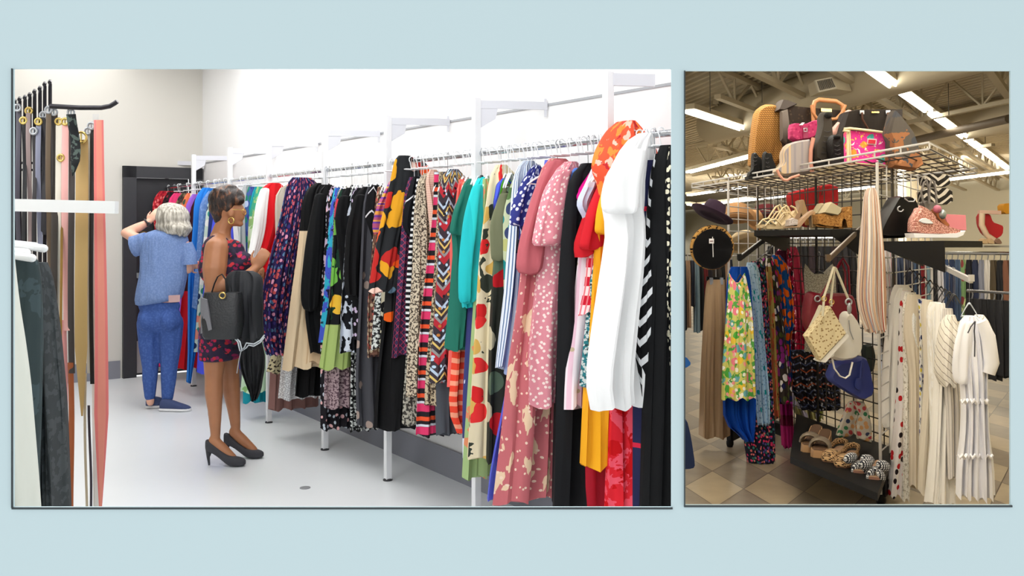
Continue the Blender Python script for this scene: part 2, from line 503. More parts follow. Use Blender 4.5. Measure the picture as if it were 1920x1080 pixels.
# ================================================================== LONG CLOTHES RAIL
ra = railP(1280); ra = Vector((.178 * 3.46, 3.46, 1.841)); rb = railP(306)
t = thing('clothes_rail', 'long white and chrome wall-side clothes rail with overhead arms on slim legs', 'clothes rail', (rb.x, rb.y, 0))
mb = MB(); mb.tube([ra, rb], .014, 10); part('hanging_bar', mb, m_chrome, t)
for i, x in enumerate((1140, 893, 727, 609, 504, 431, 363, 312)):
    p = railP(x, 0); off = -NV * .0
    mb = MB(); mb.box((p.x, p.y, 1.06), .034, .034, 2.11, rz=.63); pst = part('post', mb, m_wpost, t)
    fm = MB(); fm.lathe((p.x, p.y, 0), [(.028, 0), (.028, .006), (.02, .012)], 12); part('foot', fm, mat('black_foot', (40, 40, 44), .5), pst)
    # arm to the wall, a little above the rail
    Yw = p.y + .06
    xw = wl(Yw) - .02
    b = Vector((xw, Yw, 2.085)); a = Vector((p.x, p.y, 2.085))
    if x < 1000:
        L = (b - a).length
        mb = MB(); mb.bar(a, b, .012, .04); arm = part('arm', mb, mat('arm_grey', (214, 215, 222), .4), t)
        mb = MB(); mb.extr([a + Vector((0, -.004, -.02)), a + (b - a) * .3 + Vector((0, -.004, -.02)), a + (b - a) * .27 + Vector((0, -.004, -.07)), a + Vector((0, -.004, -.13))], (0, .008, 0)); part('gusset', mb, MATS['arm_grey'], t)
        mb = MB(); mb.box(b + Vector((-.01, 0, -.01)), .012, .012, .09); part('end_stop', mb, MATS['arm_grey'], t)
    else:
        b = a + (b - a) * .55
        mb = MB(); mb.bar(a, b + Vector((0, 0, .0)), .02, .05); part('arm', mb, MATS['arm_grey'], t)
# ================================================================== GARMENTS OF THE LEFT ROOM
BK = (13, 13, 15)
def c(n, col, **k): return pat(n, col, **k)
def L(xh, rows, m, label, name='dress', cat=None, hang_kind='white', **k):
    ry = 416 - .1104 * (xh + 272)
    rows = [tuple(r) for r in rows]
    if rows[0][0] > ry + 70:
        sc = 4.3 / railY(xh)
        rows = [(ry + 27, xh - 10), (ry + 44, xh - 44 * sc)] + rows
    R = railP(xh)
    nm = name
    o = hang(nm, label, cat or name.replace('_', ' '), R, NV, rows, m, **k)
    if hang_kind and xh < 1236:
        hanger(R, NANG, hang_kind, label=HL[hang_kind][0], group=HL[hang_kind][1], hw=o['_hw'])
    return o
HL = {'white': ('white plastic hanger hooked on the long rail', 'white hangers on the long rail'),
      'black': ('black plastic hanger hooked on the long rail', 'black hangers on the long rail'),
      'clear': ('clear plastic hanger hooked on the long rail', 'clear hangers on the long rail')}
TUL = dict(warp=.05)
S = 'spot'
L(316, [(358, 300), (372, 288), (395, 285), (440, 292), (560, 296)], pat('red_print', (196, 40, 52), (S, 30, .4, [(240, 120, 120), (150, 20, 40)])), 'red ruffled top at the far end of the rail near the door', 'blouse')
L(327, [(360, 314), (378, 303), (480, 304), (600, 306)], pat('dk_red', (52, 30, 36), (S, 25, .35, [(170, 30, 50), (14, 14, 17)])), 'dark top with red specks beside the red ruffled top at the far end', 'blouse', hang_kind='black')
L(338, [(362, 326), (374, 314), (430, 312), (600, 298), (688, 292)], c('hot_pink', (236, 62, 120)), 'long hot pink dress behind the grey-haired person, its hem showing between her legs', 'dress')
L(350, [(362, 341), (378, 328), (500, 330), (640, 330)], pat('brown_print', (74, 58, 50), (S, 22, .4, [(120, 110, 70), (40, 34, 40), (160, 130, 110)])), 'brown and green patterned top behind the grey-haired person', 'blouse', hang_kind='black')
L(362, [(362, 351), (380, 340), (560, 338), (612, 337)], pat('peach_floral', (230, 120, 80), (S, 16, .42, [(60, 80, 60), (240, 180, 140), (200, 60, 50), (230, 220, 200)])), 'orange and peach floral top with its hem just right of the blue jeans', 'blouse')
L(371, [(364, 361), (384, 348), (600, 334), (655, 332)], c('violet', (150, 96, 206)), 'violet dress hanging just right of the grey-haired person', 'dress')
L(380, [(366, 370), (390, 356), (600, 336), (692, 327)], pat('red_dark', (200, 20, 34), ('above', -.95, (60, 20, 26))), 'dress with a bright red hem near the floor right of the blue jeans', 'dress', hang_kind='black')
L(392, [(352, 380, 402), (370, 364, 404), (440, 361, 400), (520, 352, 385), (600, 352, 378), (680, 352, 364), (716, 351, 357)], c('azure', (40, 128, 222)), 'bright blue long scarf dress tapering to a point near the floor', 'dress', k=3)
L(402, [(358, 391), (380, 375), (480, 369), (578, 360)], pat('denim_light', (96, 130, 190), ('noise', 40, .55, (120, 152, 205))), 'light denim jacket beside the bright blue scarf dress', 'jacket')
L(411, [(362, 400), (384, 388), (560, 372), (662, 364)], pat('mint_floral', (210, 228, 214), (S, 14, .4, [(60, 150, 130), (30, 50, 90), (240, 150, 130), (245, 245, 240)])), 'white dress with mint and navy flowers behind the person in heels', 'dress')
L(420, [(360, 409), (380, 394), (480, 386), (572, 378)], c('navy_denim', (38, 52, 110)), 'navy denim jacket just left of the person in heels', 'jacket', hang_kind='black')
L(430, [(360, 420), (400, 400), (600, 374), (700, 369)], c('royal', (74, 84, 214)), 'royal blue dress whose square hem shows beside the bare knees', 'dress')
L(452, [(346, 446), (372, 433), (480, 442), (560, 440)], c('offwhite', (232, 230, 232)), 'off-white blouse just behind the head of the person in heels', 'blouse')
L(464, [(344, 458), (364, 448), (470, 446), (600, 446)], c('pale_grey', (186, 190, 190)), 'pale grey blouse between the short-haired woman and the red and white dress', 'blouse')
L(474, [(350, 466), (376, 458), (500, 462), (640, 462)], pat('bluegreen', (70, 96, 160), (S, 16, .42, [(40, 130, 110), (190, 200, 230), (60, 60, 140)])), 'blue and green printed top left of the red and white dress', 'blouse')
L(484, [(350, 478), (378, 468), (600, 460), (755, 457)], c('teal', (28, 156, 176)), 'teal dress with the lowest hem behind the draped black shawl', 'dress')
L(490, [(350, 482), (372, 474), (410, 465), (640, 458), (736, 451)], pat('mintg', (206, 236, 204), ('above', -.3, (72, 178, 144)), ('noise', 7, .56, (150, 200, 130))), 'pale mint green long dress behind the draped black shawl', 'dress')
L(499, [(362, 492), (392, 480), (520, 474), (570, 474)], pat('coral_print', (222, 96, 86), (S, 12, .4, [(240, 230, 220), (40, 110, 100), (190, 50, 60)])), 'coral printed blouse beside the raised hand of the person in heels', 'blouse')
L(512, [(343, 506, 524), (352, 490, 536), (385, 478, 540), (420, 482, 534), (470, 468, 520), (497, 462, 505), (508, 466, 500)],
  pat('white_red', (218, 12, 28), ('xlt', -9, (0, 0, 0)), ('vs', 9, .0, (0, 0, 0)), rough=.6), 'red dress with a white side panel held up by the person in heels', 'dress', sleeve=[(352, 494, .035), (385, 486, .05), (430, 482, .05), (470, 473, .045), (505, 463, .02)], sleevem=c('purewhite', (246, 246, 246)), T=.035, k=2)
L(528, [(343, 545), (352, 520), (380, 515), (600, 520), (690, 516)], c('beige_soft', (200, 192, 178)), 'beige top between the red and white dress and the pleated navy print', 'blouse')
L(552, [(346, 545), (365, 532), (600, 512), (690, 508), (770, 504)], c('cocoa', (142, 104, 98)), 'cocoa brown long dress whose wide hem shows under the pleated navy print', 'dress', wmin=.2)
L(562, [(346, 556), (380, 545), (660, 512), (700, 500)], pat('leo_cream', (224, 214, 172), ('noise', 60, .55, (60, 50, 40))), 'narrow cream animal print dress beneath the pleated navy print', 'dress')
L(572, [(346, 565), (400, 555), (600, 535), (690, 528), (750, 523)], pat('sequin', (186, 184, 186), ('noise', 120, .52, (240, 240, 240)), metal=.4, rough=.35), 'silver sequin dress with its hem under the cream skirt', 'dress')
L(576, [(333, 548, 584), (342, 539, 598), (380, 530, 596), (420, 522, 586), (480, 506, 580), (560, 488, 574), (630, 490, 562), (662, 500, 558)],
  pat('navy_pleat', (44, 34, 84), (S, 34, .4, [(224, 96, 96), (232, 160, 190), (60, 50, 120), (200, 90, 110), (90, 130, 170)]), ('vs', .05, .28, (36, 28, 66)), warp=.004), 'pleated navy midi dress scattered with pink and coral dots', 'dress', k=7, amp=.02, T=.05, hang_kind='white')
L(590, [(346, 583), (380, 575), (640, 560), (744, 552)], c('blk1', BK), 'long black dress hanging under the cream skirt', 'dress', hang_kind='black', k=3, amp=.02)
L(604, [(343, 592), (352, 576), (380, 566), (448, 562), (470, 560), (560, 548), (692, 531)], pat('blk_cream', BK, ('below', -.4, (232, 208, 172))), 'dress with a black top and long cream skirt', 'dress', k=4, amp=.02, T=.045)
L(611, [(346, 600), (362, 588), (500, 578), (640, 578), (680, 574)], pat('blk_cream2', BK, ('below', -.9, (222, 190, 150))), 'black dress with a cream band at the hem right of the cream skirt', 'dress', hang_kind='black')
L(618, [(348, 608), (362, 594), (440, 584), (540, 574), (585, 570), (662, 582)], pat('blk2', (15, 16, 18)), 'black dress with frilled sleeves beside the cream skirt', 'dress', hang_kind='black', sleeve=[(362, 596, .04), (450, 584, .06), (560, 574, .07), (585, 576, .05)])
L(628, [(350, 621), (366, 611), (430, 612), (500, 606), (560, 602), (690, 602), (806, 601)], pat('lav_swirl', (16, 13, 18), ('noise', 22, .53, (198, 176, 200)), ('below', -1.05, (28, 26, 32)), (S, 20, .22, [(240, 190, 190), (200, 210, 220)]), warp=.05), 'black dress with lavender swirls and a flowered hem', 'dress')
L(634, [(352, 628), (380, 620), (480, 612), (560, 608), (645, 598)], pat('blue_brush', (70, 90, 200), ('noise', 20, .5, (50, 176, 204), (1, 1, .5)), ('noise', 30, .6, (20, 24, 50)), warp=.04), 'slim dress with blue and turquoise brush strokes', 'dress')
L(642, [(356, 636), (380, 626), (500, 622), (650, 610), (765, 608)], pat('mauve_speck', (176, 152, 156), ('noise', 70, .52, (92, 70, 80))), 'mauve speckled long dress under the tropical leaf dress', 'dress', k=3, amp=.02)
L(648, [(354, 640), (378, 628), (470, 624), (560, 618), (640, 606), (692, 599)], pat('tropical', (16, 18, 22), (S, 7.5, .42, [(50, 160, 70), (120, 190, 80), (224, 60, 84), (30, 36, 40), (240, 190, 60)]), ('noise', 9, .58, (26, 60, 44)), ('below', -.98, (168, 190, 112)), warp=.06, wscale=9), 'black dress with green leaves, red blossoms and a pale leafy hem', 'dress', T=.045)
L(660, [(352, 650), (366, 640), (420, 634), (520, 650), (600, 645)], c('blk3', (15, 15, 17)), 'black long-sleeved top over the tropical leaf dress', 'blouse', hang_kind='black', sleeve=[(366, 642, .04), (410, 634, .055), (450, 640, .05), (560, 648, .045)])
L(665, [(354, 657), (500, 656), (650, 656), (808, 654)], pat('bw_squiggle', (14, 14, 16), ('noise', 50, .52, (205, 208, 205))), 'long black dress with small white squiggles', 'dress')
L(670, [(354, 662), (400, 650), (560, 640), (600, 638), (660, 636)], pat('bw_leaf', (16, 18, 24), ('noise', 18, .52, (214, 222, 234), (1, 1, .7)), warp=.05), 'black and white leaf print dress with its hem at mid length', 'dress')
L(678, [(352, 668), (372, 656), (440, 666), (560, 662), (640, 664)], pat('lav_dot', (14, 14, 18), (S, 24, .26, [(216, 196, 226)])), 'black dress with lavender petals right of the tropical leaf dress', 'dress')
L(690, [(350, 681), (362, 668), (430, 656), (520, 650), (560, 654)], c('blk4', (14, 14, 16)), 'black jacket with a bent sleeve under a white hanger', 'jacket', hang_kind='clear', sleeve=[(364, 672, .045), (430, 658, .06), (520, 652, .05), (556, 655, .045)])
L(697, [(350, 690), (372, 680), (500, 672), (600, 668), (700, 664), (800, 668)], pat('charcoal_dot', (74, 74, 80), (S, 5, .12, [(170, 150, 140)])), 'charcoal long dress with a few pale roundels', 'dress', k=3, amp=.02)
L(706, [(347, 697), (365, 688), (412, 683), (440, 700), (560, 694), (640, 692)], pat('bw_piped', (14, 14, 17), ('zig', .14, .08, (225, 225, 228), .16, .12)), 'black top with thin white chevron piping on its sleeve', 'blouse')
L(716, [(350, 709), (380, 702), (480, 697), (560, 690), (668, 690)], pat('brown_flow', (120, 84, 70), (S, 40, .4, [(200, 180, 150), (60, 40, 40), (190, 90, 80)])), 'brown dress with tiny flowers left of the patchwork dress', 'dress')
L(722, [(354, 716), (430, 712), (545, 706), (600, 702), (655, 698)], pat('bw_scrib', (40, 40, 42), ('noise', 55, .5, (214, 218, 214))), 'black and white scribble print dress below the patchwork dress', 'dress')
L(735, [(350, 728), (450, 718), (640, 710), (735, 708)], pat('cream_rose', (14, 14, 17), (S, 11, .36, [(232, 224, 198), (214, 206, 178)]), ('noise', 16, .57, (226, 218, 190)), warp=.06), 'black dress printed with large cream roses along its hem', 'dress')
L(741, [(340, 730), (385, 706), (425, 697), (434, 700)], pat('woven', (190, 90, 130), ('hs', .05, .4, (240, 170, 80)), ('hs', .035, .3, (120, 70, 170))), 'short sleeve of woven pink and orange bands left of the patchwork dress', 'blouse')
L(750, [(340, 740), (500, 728), (700, 705), (806, 700)], c('blk5', (15, 15, 17)), 'long black dress left of the middle chrome leg', 'dress', hang_kind='black', k=3, amp=.02)
L(758, [(333, 748), (400, 735), (545, 724), (600, 722)], pat('blk_orange', (36, 36, 38), (S, 5, .4, [(240, 96, 20), (200, 30, 30), (36, 36, 38)])), 'black slip with orange patches peeking out below the patchwork dress', 'dress', hang_kind='black')
L(766, [(292, 748, 768), (300, 739, 800), (335, 732, 808), (380, 722, 800), (420, 712, 790), (470, 702, 780), (545, 690, 770)],
  pat('patchwork', (34, 36, 39), (S, 8.5, .42, [(238, 84, 24), (226, 160, 34), (190, 40, 36), (34, 36, 39), (86, 112, 130), (244, 206, 190)]), warp=.14, wscale=8), 'dark grey dress with orange, yellow and red patches rising above the rail', 'dress', T=.05, k=3, hang_kind='black')
L(771, [(338, 762), (600, 738), (805, 722)], c('blk6', (12, 12, 14)), 'long black dress right of the middle chrome leg', 'dress', hang_kind='black', k=3, amp=.02)
L(777, [(332, 768), (360, 758), (480, 748), (560, 741), (668, 733)], pat('lattice', (58, 48, 80), ('ds', .035, .14, (176, 60, 90)), ('ds', .035, .14, (176, 60, 90), -1)), 'dark purple dress with a fine red diamond lattice', 'dress')
L(784, [(331, 776), (350, 768), (400, 754), (430, 752), (440, 764)], pat('navy_pipe', (14, 15, 22), ('zig', .2, .05, (225, 226, 232), .3, .2)), 'navy jacket with white piping beside the animal print dress', 'jacket', hang_kind='black')
L(790, [(334, 782), (400, 772), (480, 766), (560, 762), (642, 764)], pat('bw_thin', (15, 15, 19), ('hs', .03, .45, (230, 230, 230))), 'dress with thin black and white horizontal stripes left of the animal print dress', 'dress')
L(794, [(336, 787), (500, 778), (700, 760), (796, 756)], pat('leo_grey', (176, 172, 158), ('noise', 65, .5, (60, 58, 54))), 'grey animal print dress whose hem hangs near the middle chrome leg', 'dress')
L(801, [(325, 796), (337, 783), (400, 776), (500, 774), (600, 768), (742, 762)], pat('leo_beige', (206, 192, 168), ('noise', 75, .52, (84, 72, 62)), ('noise', 75, .6, (30, 26, 24))), 'long beige animal print dress with brown and black flecks', 'dress', k=3, amp=.02, T=.045)
L(812, [(318, 806), (330, 797), (370, 800), (450, 808), (550, 795), (648, 782)], pat('peach_ging', (226, 184, 164), ('hs', .012, .4, (206, 150, 130)), ('vs', .012, .4, (236, 206, 190))), 'peach gingham blouse dress between the animal print and tribal print', 'dress')
L(822, [(322, 815), (400, 812), (600, 790), (818, 780)], pat('bright_band', (34, 30, 36), ('hs', .12, .34, (226, 60, 110), .1), ('hs', .12, .18, (240, 90, 50), .5), ('hs', .12, .1, (220, 225, 235), .75)), 'black skirt with pink, orange and white bands near the baseboard', 'skirt')
L(832, [(322, 824), (500, 815), (700, 800), (760, 798)], pat('leo_two', (196, 180, 150), ('noise', 70, .5, (70, 58, 48))), 'second beige animal print dress below the tribal print', 'dress')
L(840, [(322, 832), (600, 822), (755, 818), (815, 821)], c('slate', (78, 82, 90)), 'slate grey trousers hanging below the tribal print', 'trousers', hang_kind='black')
L(850, [(317, 842), (330, 828), (380, 820), (440, 824), (520, 820), (600, 815), (715, 806)], pat('tribal', (62, 52, 60), ('zig', .17, .26, (184, 44, 56), .09, .1), ('zig', .17, .1, (186, 205, 226), .09, .1, .35), ('zig', .17, .08, (222, 192, 110), .09, .1, .55), ('zig', .17, .1, (150, 150, 150), .09, .1, .78), (S, 26, .2, [(190, 215, 235), (200, 130, 60), (30, 30, 40)])), 'long tribal zigzag dress in red, blue, grey and yellow', 'dress', T=.045)
L(868, [(336, 862), (352, 856), (420, 850), (452, 841), (560, 846), (722, 840)], c('coral', (246, 108, 100)), 'plain coral dress left of the dark green dress', 'dress')
L(876, [(340, 868), (500, 858), (660, 850), (760, 842), (785, 841), (815, 858)], pat('coral_tie', (238, 70, 48), ('hs', .055, .42, (250, 160, 130)), warp=.03), 'coral and peach tie-dyed dress ending in a point', 'dress')
L(884, [(335, 879), (346, 868), (400, 853), (440, 845), (460, 852), (560, 846), (655, 837)], c('forest', (36, 112, 96)), 'dark green dress with short sleeves', 'dress', sleeve=[(346, 872, .04), (400, 856, .06), (442, 850, .06)], T=.045)
L(890, [(345, 884), (375, 874), (420, 867), (430, 870)], c('greige', (176, 170, 156)), 'greige blouse pressed between the dark green and turquoise garments', 'blouse')
L(903, [(332, 901), (345, 888), (380, 881), (450, 872), (540, 862), (560, 866), (574, 868)], pat('turq', (36, 190, 196), ('xlt', .1, (44, 206, 210))), 'turquoise blouse beside the red flowered dress', 'blouse', T=.045, hang_kind='black', sleeve=[(345, 890, .04), (400, 880, .065), (500, 868, .06), (570, 866, .05)])
L(896, [(345, 889), (560, 880), (650, 875), (760, 868), (855, 868)], pat('navy_white', (62, 66, 122), ('noise', 8, .6, (228, 232, 244), (1, 1, .4)), warp=.05), 'long navy dress with white sprigs under the turquoise blouse', 'dress')
L(914, [(335, 906), (600, 885), (800, 872), (850, 868), (898, 866)], pat('sage_leaf', (164, 190, 130), ('noise', 12, .58, (222, 140, 100))), 'sage green printed scarf hem hanging in front of the nearest chrome leg', 'scarf')
L(940, [(309, 932), (325, 919), (360, 914), (420, 905), (500, 898), (600, 893), (700, 888), (862, 880)], pat('red_floral', (232, 218, 182), (S, 10, .4, [(216, 36, 38), (230, 50, 50), (52, 58, 48), (232, 218, 182), (220, 176, 90)]), ('noise', 11, .62, (54, 60, 50)), warp=.08, wscale=8), 'long cream dress with big red and black flowers', 'dress', T=.05, k=3, amp=.018, hang_kind='black')
L(947, [(334, 942), (346, 930), (380, 924), (398, 928), (402, 936)], pat('rain_v', (80, 100, 235), ('vs', .06, .35, (120, 220, 50)), ('vs', .06, .12, (70, 50, 130), .5)), 'ruffled sleeve top in lime green and blue', 'blouse')
L(954, [(345, 947), (362, 938), (420, 923), (485, 920), (492, 924)], c('olive', (112, 116, 88)), 'olive green jacket sleeve hanging below the ruffled lime and blue top', 'jacket', sleeve=[(362, 942, .04), (420, 930, .06), (490, 932, .06)])
L(958, [(350, 951), (480, 925), (600, 918), (760, 915), (866, 912)], pat('dark_floral', (44, 46, 40), (S, 6, .34, [(190, 24, 34), (44, 46, 40), (200, 190, 160), (90, 110, 90)]), warp=.08), 'long dark olive dress with red flowers and cream sprays', 'dress', T=.045)
L(975, [(322, 970), (345, 958), (400, 945), (500, 949), (620, 950)], pat('peacock', (198, 206, 168), (S, 14, .4, [(30, 140, 140), (90, 120, 70), (190, 190, 120), (60, 70, 110)])), 'pale green blouse with teal peacock spots', 'blouse')
L(990, [(301, 982), (314, 967), (350, 961), (420, 957), (500, 950), (560, 945), (690, 928)], pat('bluestripe', (226, 232, 242), ('vs', .022, .38, (96, 122, 160))), 'white dress with fine blue vertical stripes', 'dress', k=6, amp=.02, T=.045)
L(997, [(330, 990), (500, 975), (560, 965), (700, 948)], c('paleblue', (184, 202, 238)), 'pale blue slip hem between the blue striped and rose dresses', 'slip')
L(1004, [(309, 1002), (326, 985), (360, 972), (400, 962), (430, 975), (470, 968)], pat('navy_white2', (46, 50, 120), (S, 34, .26, [(230, 234, 245)]), ('below', -.42, (26, 28, 44))), 'navy blouse with white blossoms and a dark cuff', 'blouse', sleeve=[(330, 988, .04), (380, 970, .06), (425, 962, .055)], sleevem=pat('cuff', (50, 56, 130), (S, 36, .28, [(230, 234, 245)]), ('below', -.36, (28, 28, 46))))
L(1036, [(300, 1022), (600, 975), (800, 935), (850, 925), (905, 912), (935, 912)], mat('blue_tulle', (84, 98, 232), .6, alpha=.75), 'blue tulle skirt showing beneath the rose dress', 'skirt')
L(1046, [(297, 1033), (310, 1016), (350, 1002), (420, 992), (480, 980), (600, 967), (700, 951), (800, 944), (945, 928)], pat('rose_leaf', (196, 106, 112), ('noise', 20, .58, (232, 200, 168), (1, 1, .3)), (S, 22, .12, [(240, 210, 190)]), warp=.06), 'long dusty rose dress with cream brush strokes and a wrap tie', 'dress', T=.055, k=4, amp=.022, hang_kind='black',
  sleeve=[(300, 1034, .045), (340, 1016, .075), (400, 1000, .085), (460, 985, .09), (515, 978, .075)], sleevem=c('rose', (190, 98, 106)))
L(1070, [(303, 1062), (316, 1042), (350, 1026), (400, 1016), (440, 1006), (470, 1004), (480, 1016), (600, 1003), (660, 996), (762, 995)], pat('pink_dots', (222, 142, 154), (S, 42, .24, [(250, 226, 220)])), 'pink tiered dress with white dots and a ruffled sleeve', 'dress', T=.055, sleeve=[(318, 1044, .04), (350, 1028, .06), (400, 1018, .07), (445, 1012, .08), (462, 1010, .09)], k=4, amp=.015)
L(1086, [(315, 1078), (335, 1060), (380, 1045), (415, 1046), (422, 1052)], c('cornflower', (88, 132, 214)), 'cornflower blue denim top between the pink tiered and the long black dress', 'blouse')
L(1103, [(306, 1094), (315, 1074), (350, 1063), (400, 1056), (530, 1045), (700, 1042), (955, 1034)], c('blk7', (20, 21, 24)), 'long plain black dress right of the pink tiered dress', 'dress', k=3, amp=.025, T=.06, hang_kind='black')
L(1114, [(322, 1108), (342, 1094), (370, 1079), (386, 1088), (392, 1096)], c('magenta', (224, 20, 138)), 'magenta sleeve top right of the long black dress', 'blouse', hang_kind='clear', T=.04)
L(1122, [(312, 1116), (400, 1098), (480, 1086), (600, 1076), (700, 1064), (764, 1062)], pat('pinkwhite', (246, 232, 238), ('vs', .05, .3, (240, 200, 216)), (S, 9, .08, [(200, 180, 150)])), 'sheer white and pink striped long dress beside the long black dress', 'dress', k=5, amp=.015)
L(1126, [(306, 1115), (320, 1108), (350, 1094), (374, 1080), (388, 1078), (410, 1092), (430, 1094)], pat('lilacwhite', (230, 222, 232), ('below', -.2, (204, 214, 236))), 'pale lilac short sleeve top above the red wrap dress', 'blouse')
L(1134, [(325, 1128), (380, 1108), (420, 1094), (462, 1080), (478, 1084)], c('redwrap', (206, 28, 40)), 'bright red top with a folded sleeve', 'blouse', T=.05, sleeve=[(340, 1124, .04), (400, 1104, .06), (470, 1092, .075)])
L(1138, [(330, 1132), (480, 1100), (540, 1096), (587, 1084)], pat('red_ging', (246, 226, 228), ('hs', .075, .5, (206, 20, 48)), ('vs', .016, .35, (230, 120, 130))), 'red and white gingham skirt below the red top', 'skirt')
L(1143, [(330, 1136), (480, 1110), (590, 1098), (720, 1085)], pat('teal_leo', (206, 216, 214), ('noise', 60, .5, (40, 120, 130)), ('noise', 60, .58, (40, 44, 50))), 'white dress with teal and black animal flecks left of the yellow dress', 'dress')
L(1148, [(330, 1142), (700, 1100), (850, 1097), (920, 1095), (962, 1100)], c('crimson', (176, 26, 44)), 'crimson velvet dress reaching the floor under the yellow dress', 'dress')
L(1154, [(318, 1142), (340, 1130), (400, 1115), (440, 1110), (458, 1118), (600, 1108), (700, 1101), (878, 1095)], c('amber', (250, 176, 32)), 'long amber yellow dress left of the white dress', 'dress', T=.05, k=5, amp=.022, sleeve=[(340, 1134, .04), (400, 1122, .055), (440, 1120, .06)])
L(1160, [(300, 1150), (400, 1138), (460, 1130), (600, 1115), (660, 1110)], pat('orange_pr', (240, 140, 100), (S, 9, .4, [(240, 190, 60), (230, 80, 90), (90, 170, 140), (250, 220, 170)]), warp=.05), 'orange, pink and yellow patterned dress edge along the white dress', 'dress')
L(1172, [(227, 1166), (240, 1146), (262, 1134), (290, 1124), (315, 1122), (350, 1136), (395, 1140)], pat('orange_scarf', (236, 88, 56), ('noise', 14, .52, (244, 140, 60)), ('noise', 18, .6, (250, 190, 170)), ('noise', 16, .6, (196, 40, 50)), warp=.06), 'orange and red satin scarf bunched above the rail', 'scarf', T=.09, k=2, amp=.03, hang_kind=None)
L(1180, [(300, 1170), (600, 1150), (760, 1147), (960, 1145)], pat('red_tie', (232, 36, 50), ('noise', 17, .5, (250, 90, 110)), ('noise', 13, .56, (210, 10, 20)), warp=.05), 'red and pink tie-dyed long dress beneath the white dress', 'dress', k=3, amp=.025, T=.055)
L(1190, [(290, 1180), (600, 1140), (757, 1127)], c('ltpink', (250, 178, 214)), 'pale pink slip hem just below the white dress', 'slip')
L(1228, [(300, 1216), (420, 1199), (600, 1192), (955, 1192)], pat('navy_long', (38, 40, 78), ('hs', .3, .06, (220, 40, 70))), 'long navy dress right of the white dress', 'dress', hang_kind='black')
L(1213, [(250, 1202, 1216), (258, 1182, 1222), (300, 1156, 1228), (340, 1140, 1222), (392, 1128, 1216), (404, 1150, 1214), (500, 1138, 1210), (600, 1120, 1206), (700, 1104, 1206), (745, 1098, 1206), (757, 1112, 1206)], c('white_dress', (248, 248, 248)), 'plain white short-sleeved dress in front of the orange scarf', 'dress', T=.06, k=3, amp=.024, sleeve=[(280, 1172, .05), (330, 1146, .085), (380, 1140, .1), (402, 1142, .08)])
L(1238, [(288, 1230), (330, 1219), (400, 1215), (450, 1208), (533, 1197), (640, 1194), (762, 1206)], pat('bw_zebra', (13, 13, 16), ('zig', .075, .36, (232, 234, 236), .12, .13)), 'black and white chevron dress right of the white dress', 'dress', hang_kind='black')
L(1250, [(272, 1243), (298, 1232), (400, 1226), (600, 1221), (955, 1206)], c('blk8', (13, 14, 16)), 'black jacket and long black dress right of the chevron dress', 'dress', hang_kind='black', k=3, T=.05)
L(1262, [(275, 1257), (330, 1248), (430, 1246), (560, 1240), (640, 1248), (820, 1250)], pat('cream_spot', (14, 14, 16), (S, 34, .3, [(232, 226, 200)])), 'black dress with cream spots at the near end of the rail', 'dress', hang_kind='black')

# spare white hangers crowding the bar
for i in range(64):
    x = 330 + (1250 - 330) * ((i + .5) / 64) + random.uniform(-5, 5)
    hanger(railP(x), NANG + random.uniform(-.05, .05), 'slim', label='slim white hanger hook crowded on the long rail', group='slim hooks crowding the long rail')
# black shouldered hanger arms that stick out
# ================================================================== PEOPLE
def fused(name, mb, m, par, voxel=.007, sm=6, label=None):
    o = part(name, mb, m, par, label=label)
    r = o.modifiers.new('r', 'REMESH'); r.mode = 'VOXEL'; r.voxel_size = voxel; r.use_smooth_shade = True
    s = o.modifiers.new('s', 'SMOOTH'); s.iterations = sm; s.factor = .5
    return o
def hand(mb, w, d, nrm, curl=25, side=1, sc=1.0):
    w = Vector(w); d = Vector(d).normalized(); n = Vector(nrm); n = (n - d * n.dot(d)).normalized(); l = d.cross(n) * side
    R = Matrix((d, l, n)).transposed()
    mb.ell(w + d * .046 * sc, .052 * sc, .04 * sc, .017 * sc, R)
    for off, ln in ((-.03, .8), (-.01, .95), (.011, 1.0), (.031, .9)):
        p = w + (d * .082 + l * off) * sc; dd = d.copy(); pts = [p - d * .02 * sc, p]
        for i, sl in enumerate((.036, .026, .021)):
            a = math.radians(curl * (1 + .25 * i)); dd = (dd * math.cos(a) + (n - dd * n.dot(dd)).normalized() * math.sin(a)).normalized()
            p = p + dd * sl * ln * sc; pts.append(p)
        mb.caps(pts, [.0095 * sc, .009 * sc, .0085 * sc, .0078 * sc, .0068 * sc], 8)
    p = w + (d * .02 + l * .035) * sc; q = p + (d * .03 + l * .024 + n * .012) * sc; e = q + (d * .034 + l * .004 + n * .012) * sc
    mb.caps([w + d * .015 * sc + l * .01 * sc, p, q, e], [.013 * sc, .0125 * sc, .0105 * sc, .008 * sc], 8)

def shell(rows, Y, n=28, tilt=None):
    """clothing tube around a body: rows (py, xl, xr, half depth, dy)"""
    loops = []
    for r in rows:
        py, xl, xr, ry = r[:4]; dy = r[4] if len(r) > 4 else 0
        a = P(xl, py, Y + dy); b = P(xr, py, Y + dy); c_ = (a + b) / 2; rx = (b - a).length / 2
        tl = r[5] if len(r) > 5 else 0
        loops.append([c_ + Vector((rx * math.cos(2 * PI * i / n), ry * math.sin(2 * PI * i / n), tl * math.cos(2 * PI * i / n))) for i in range(n)])
    return loops

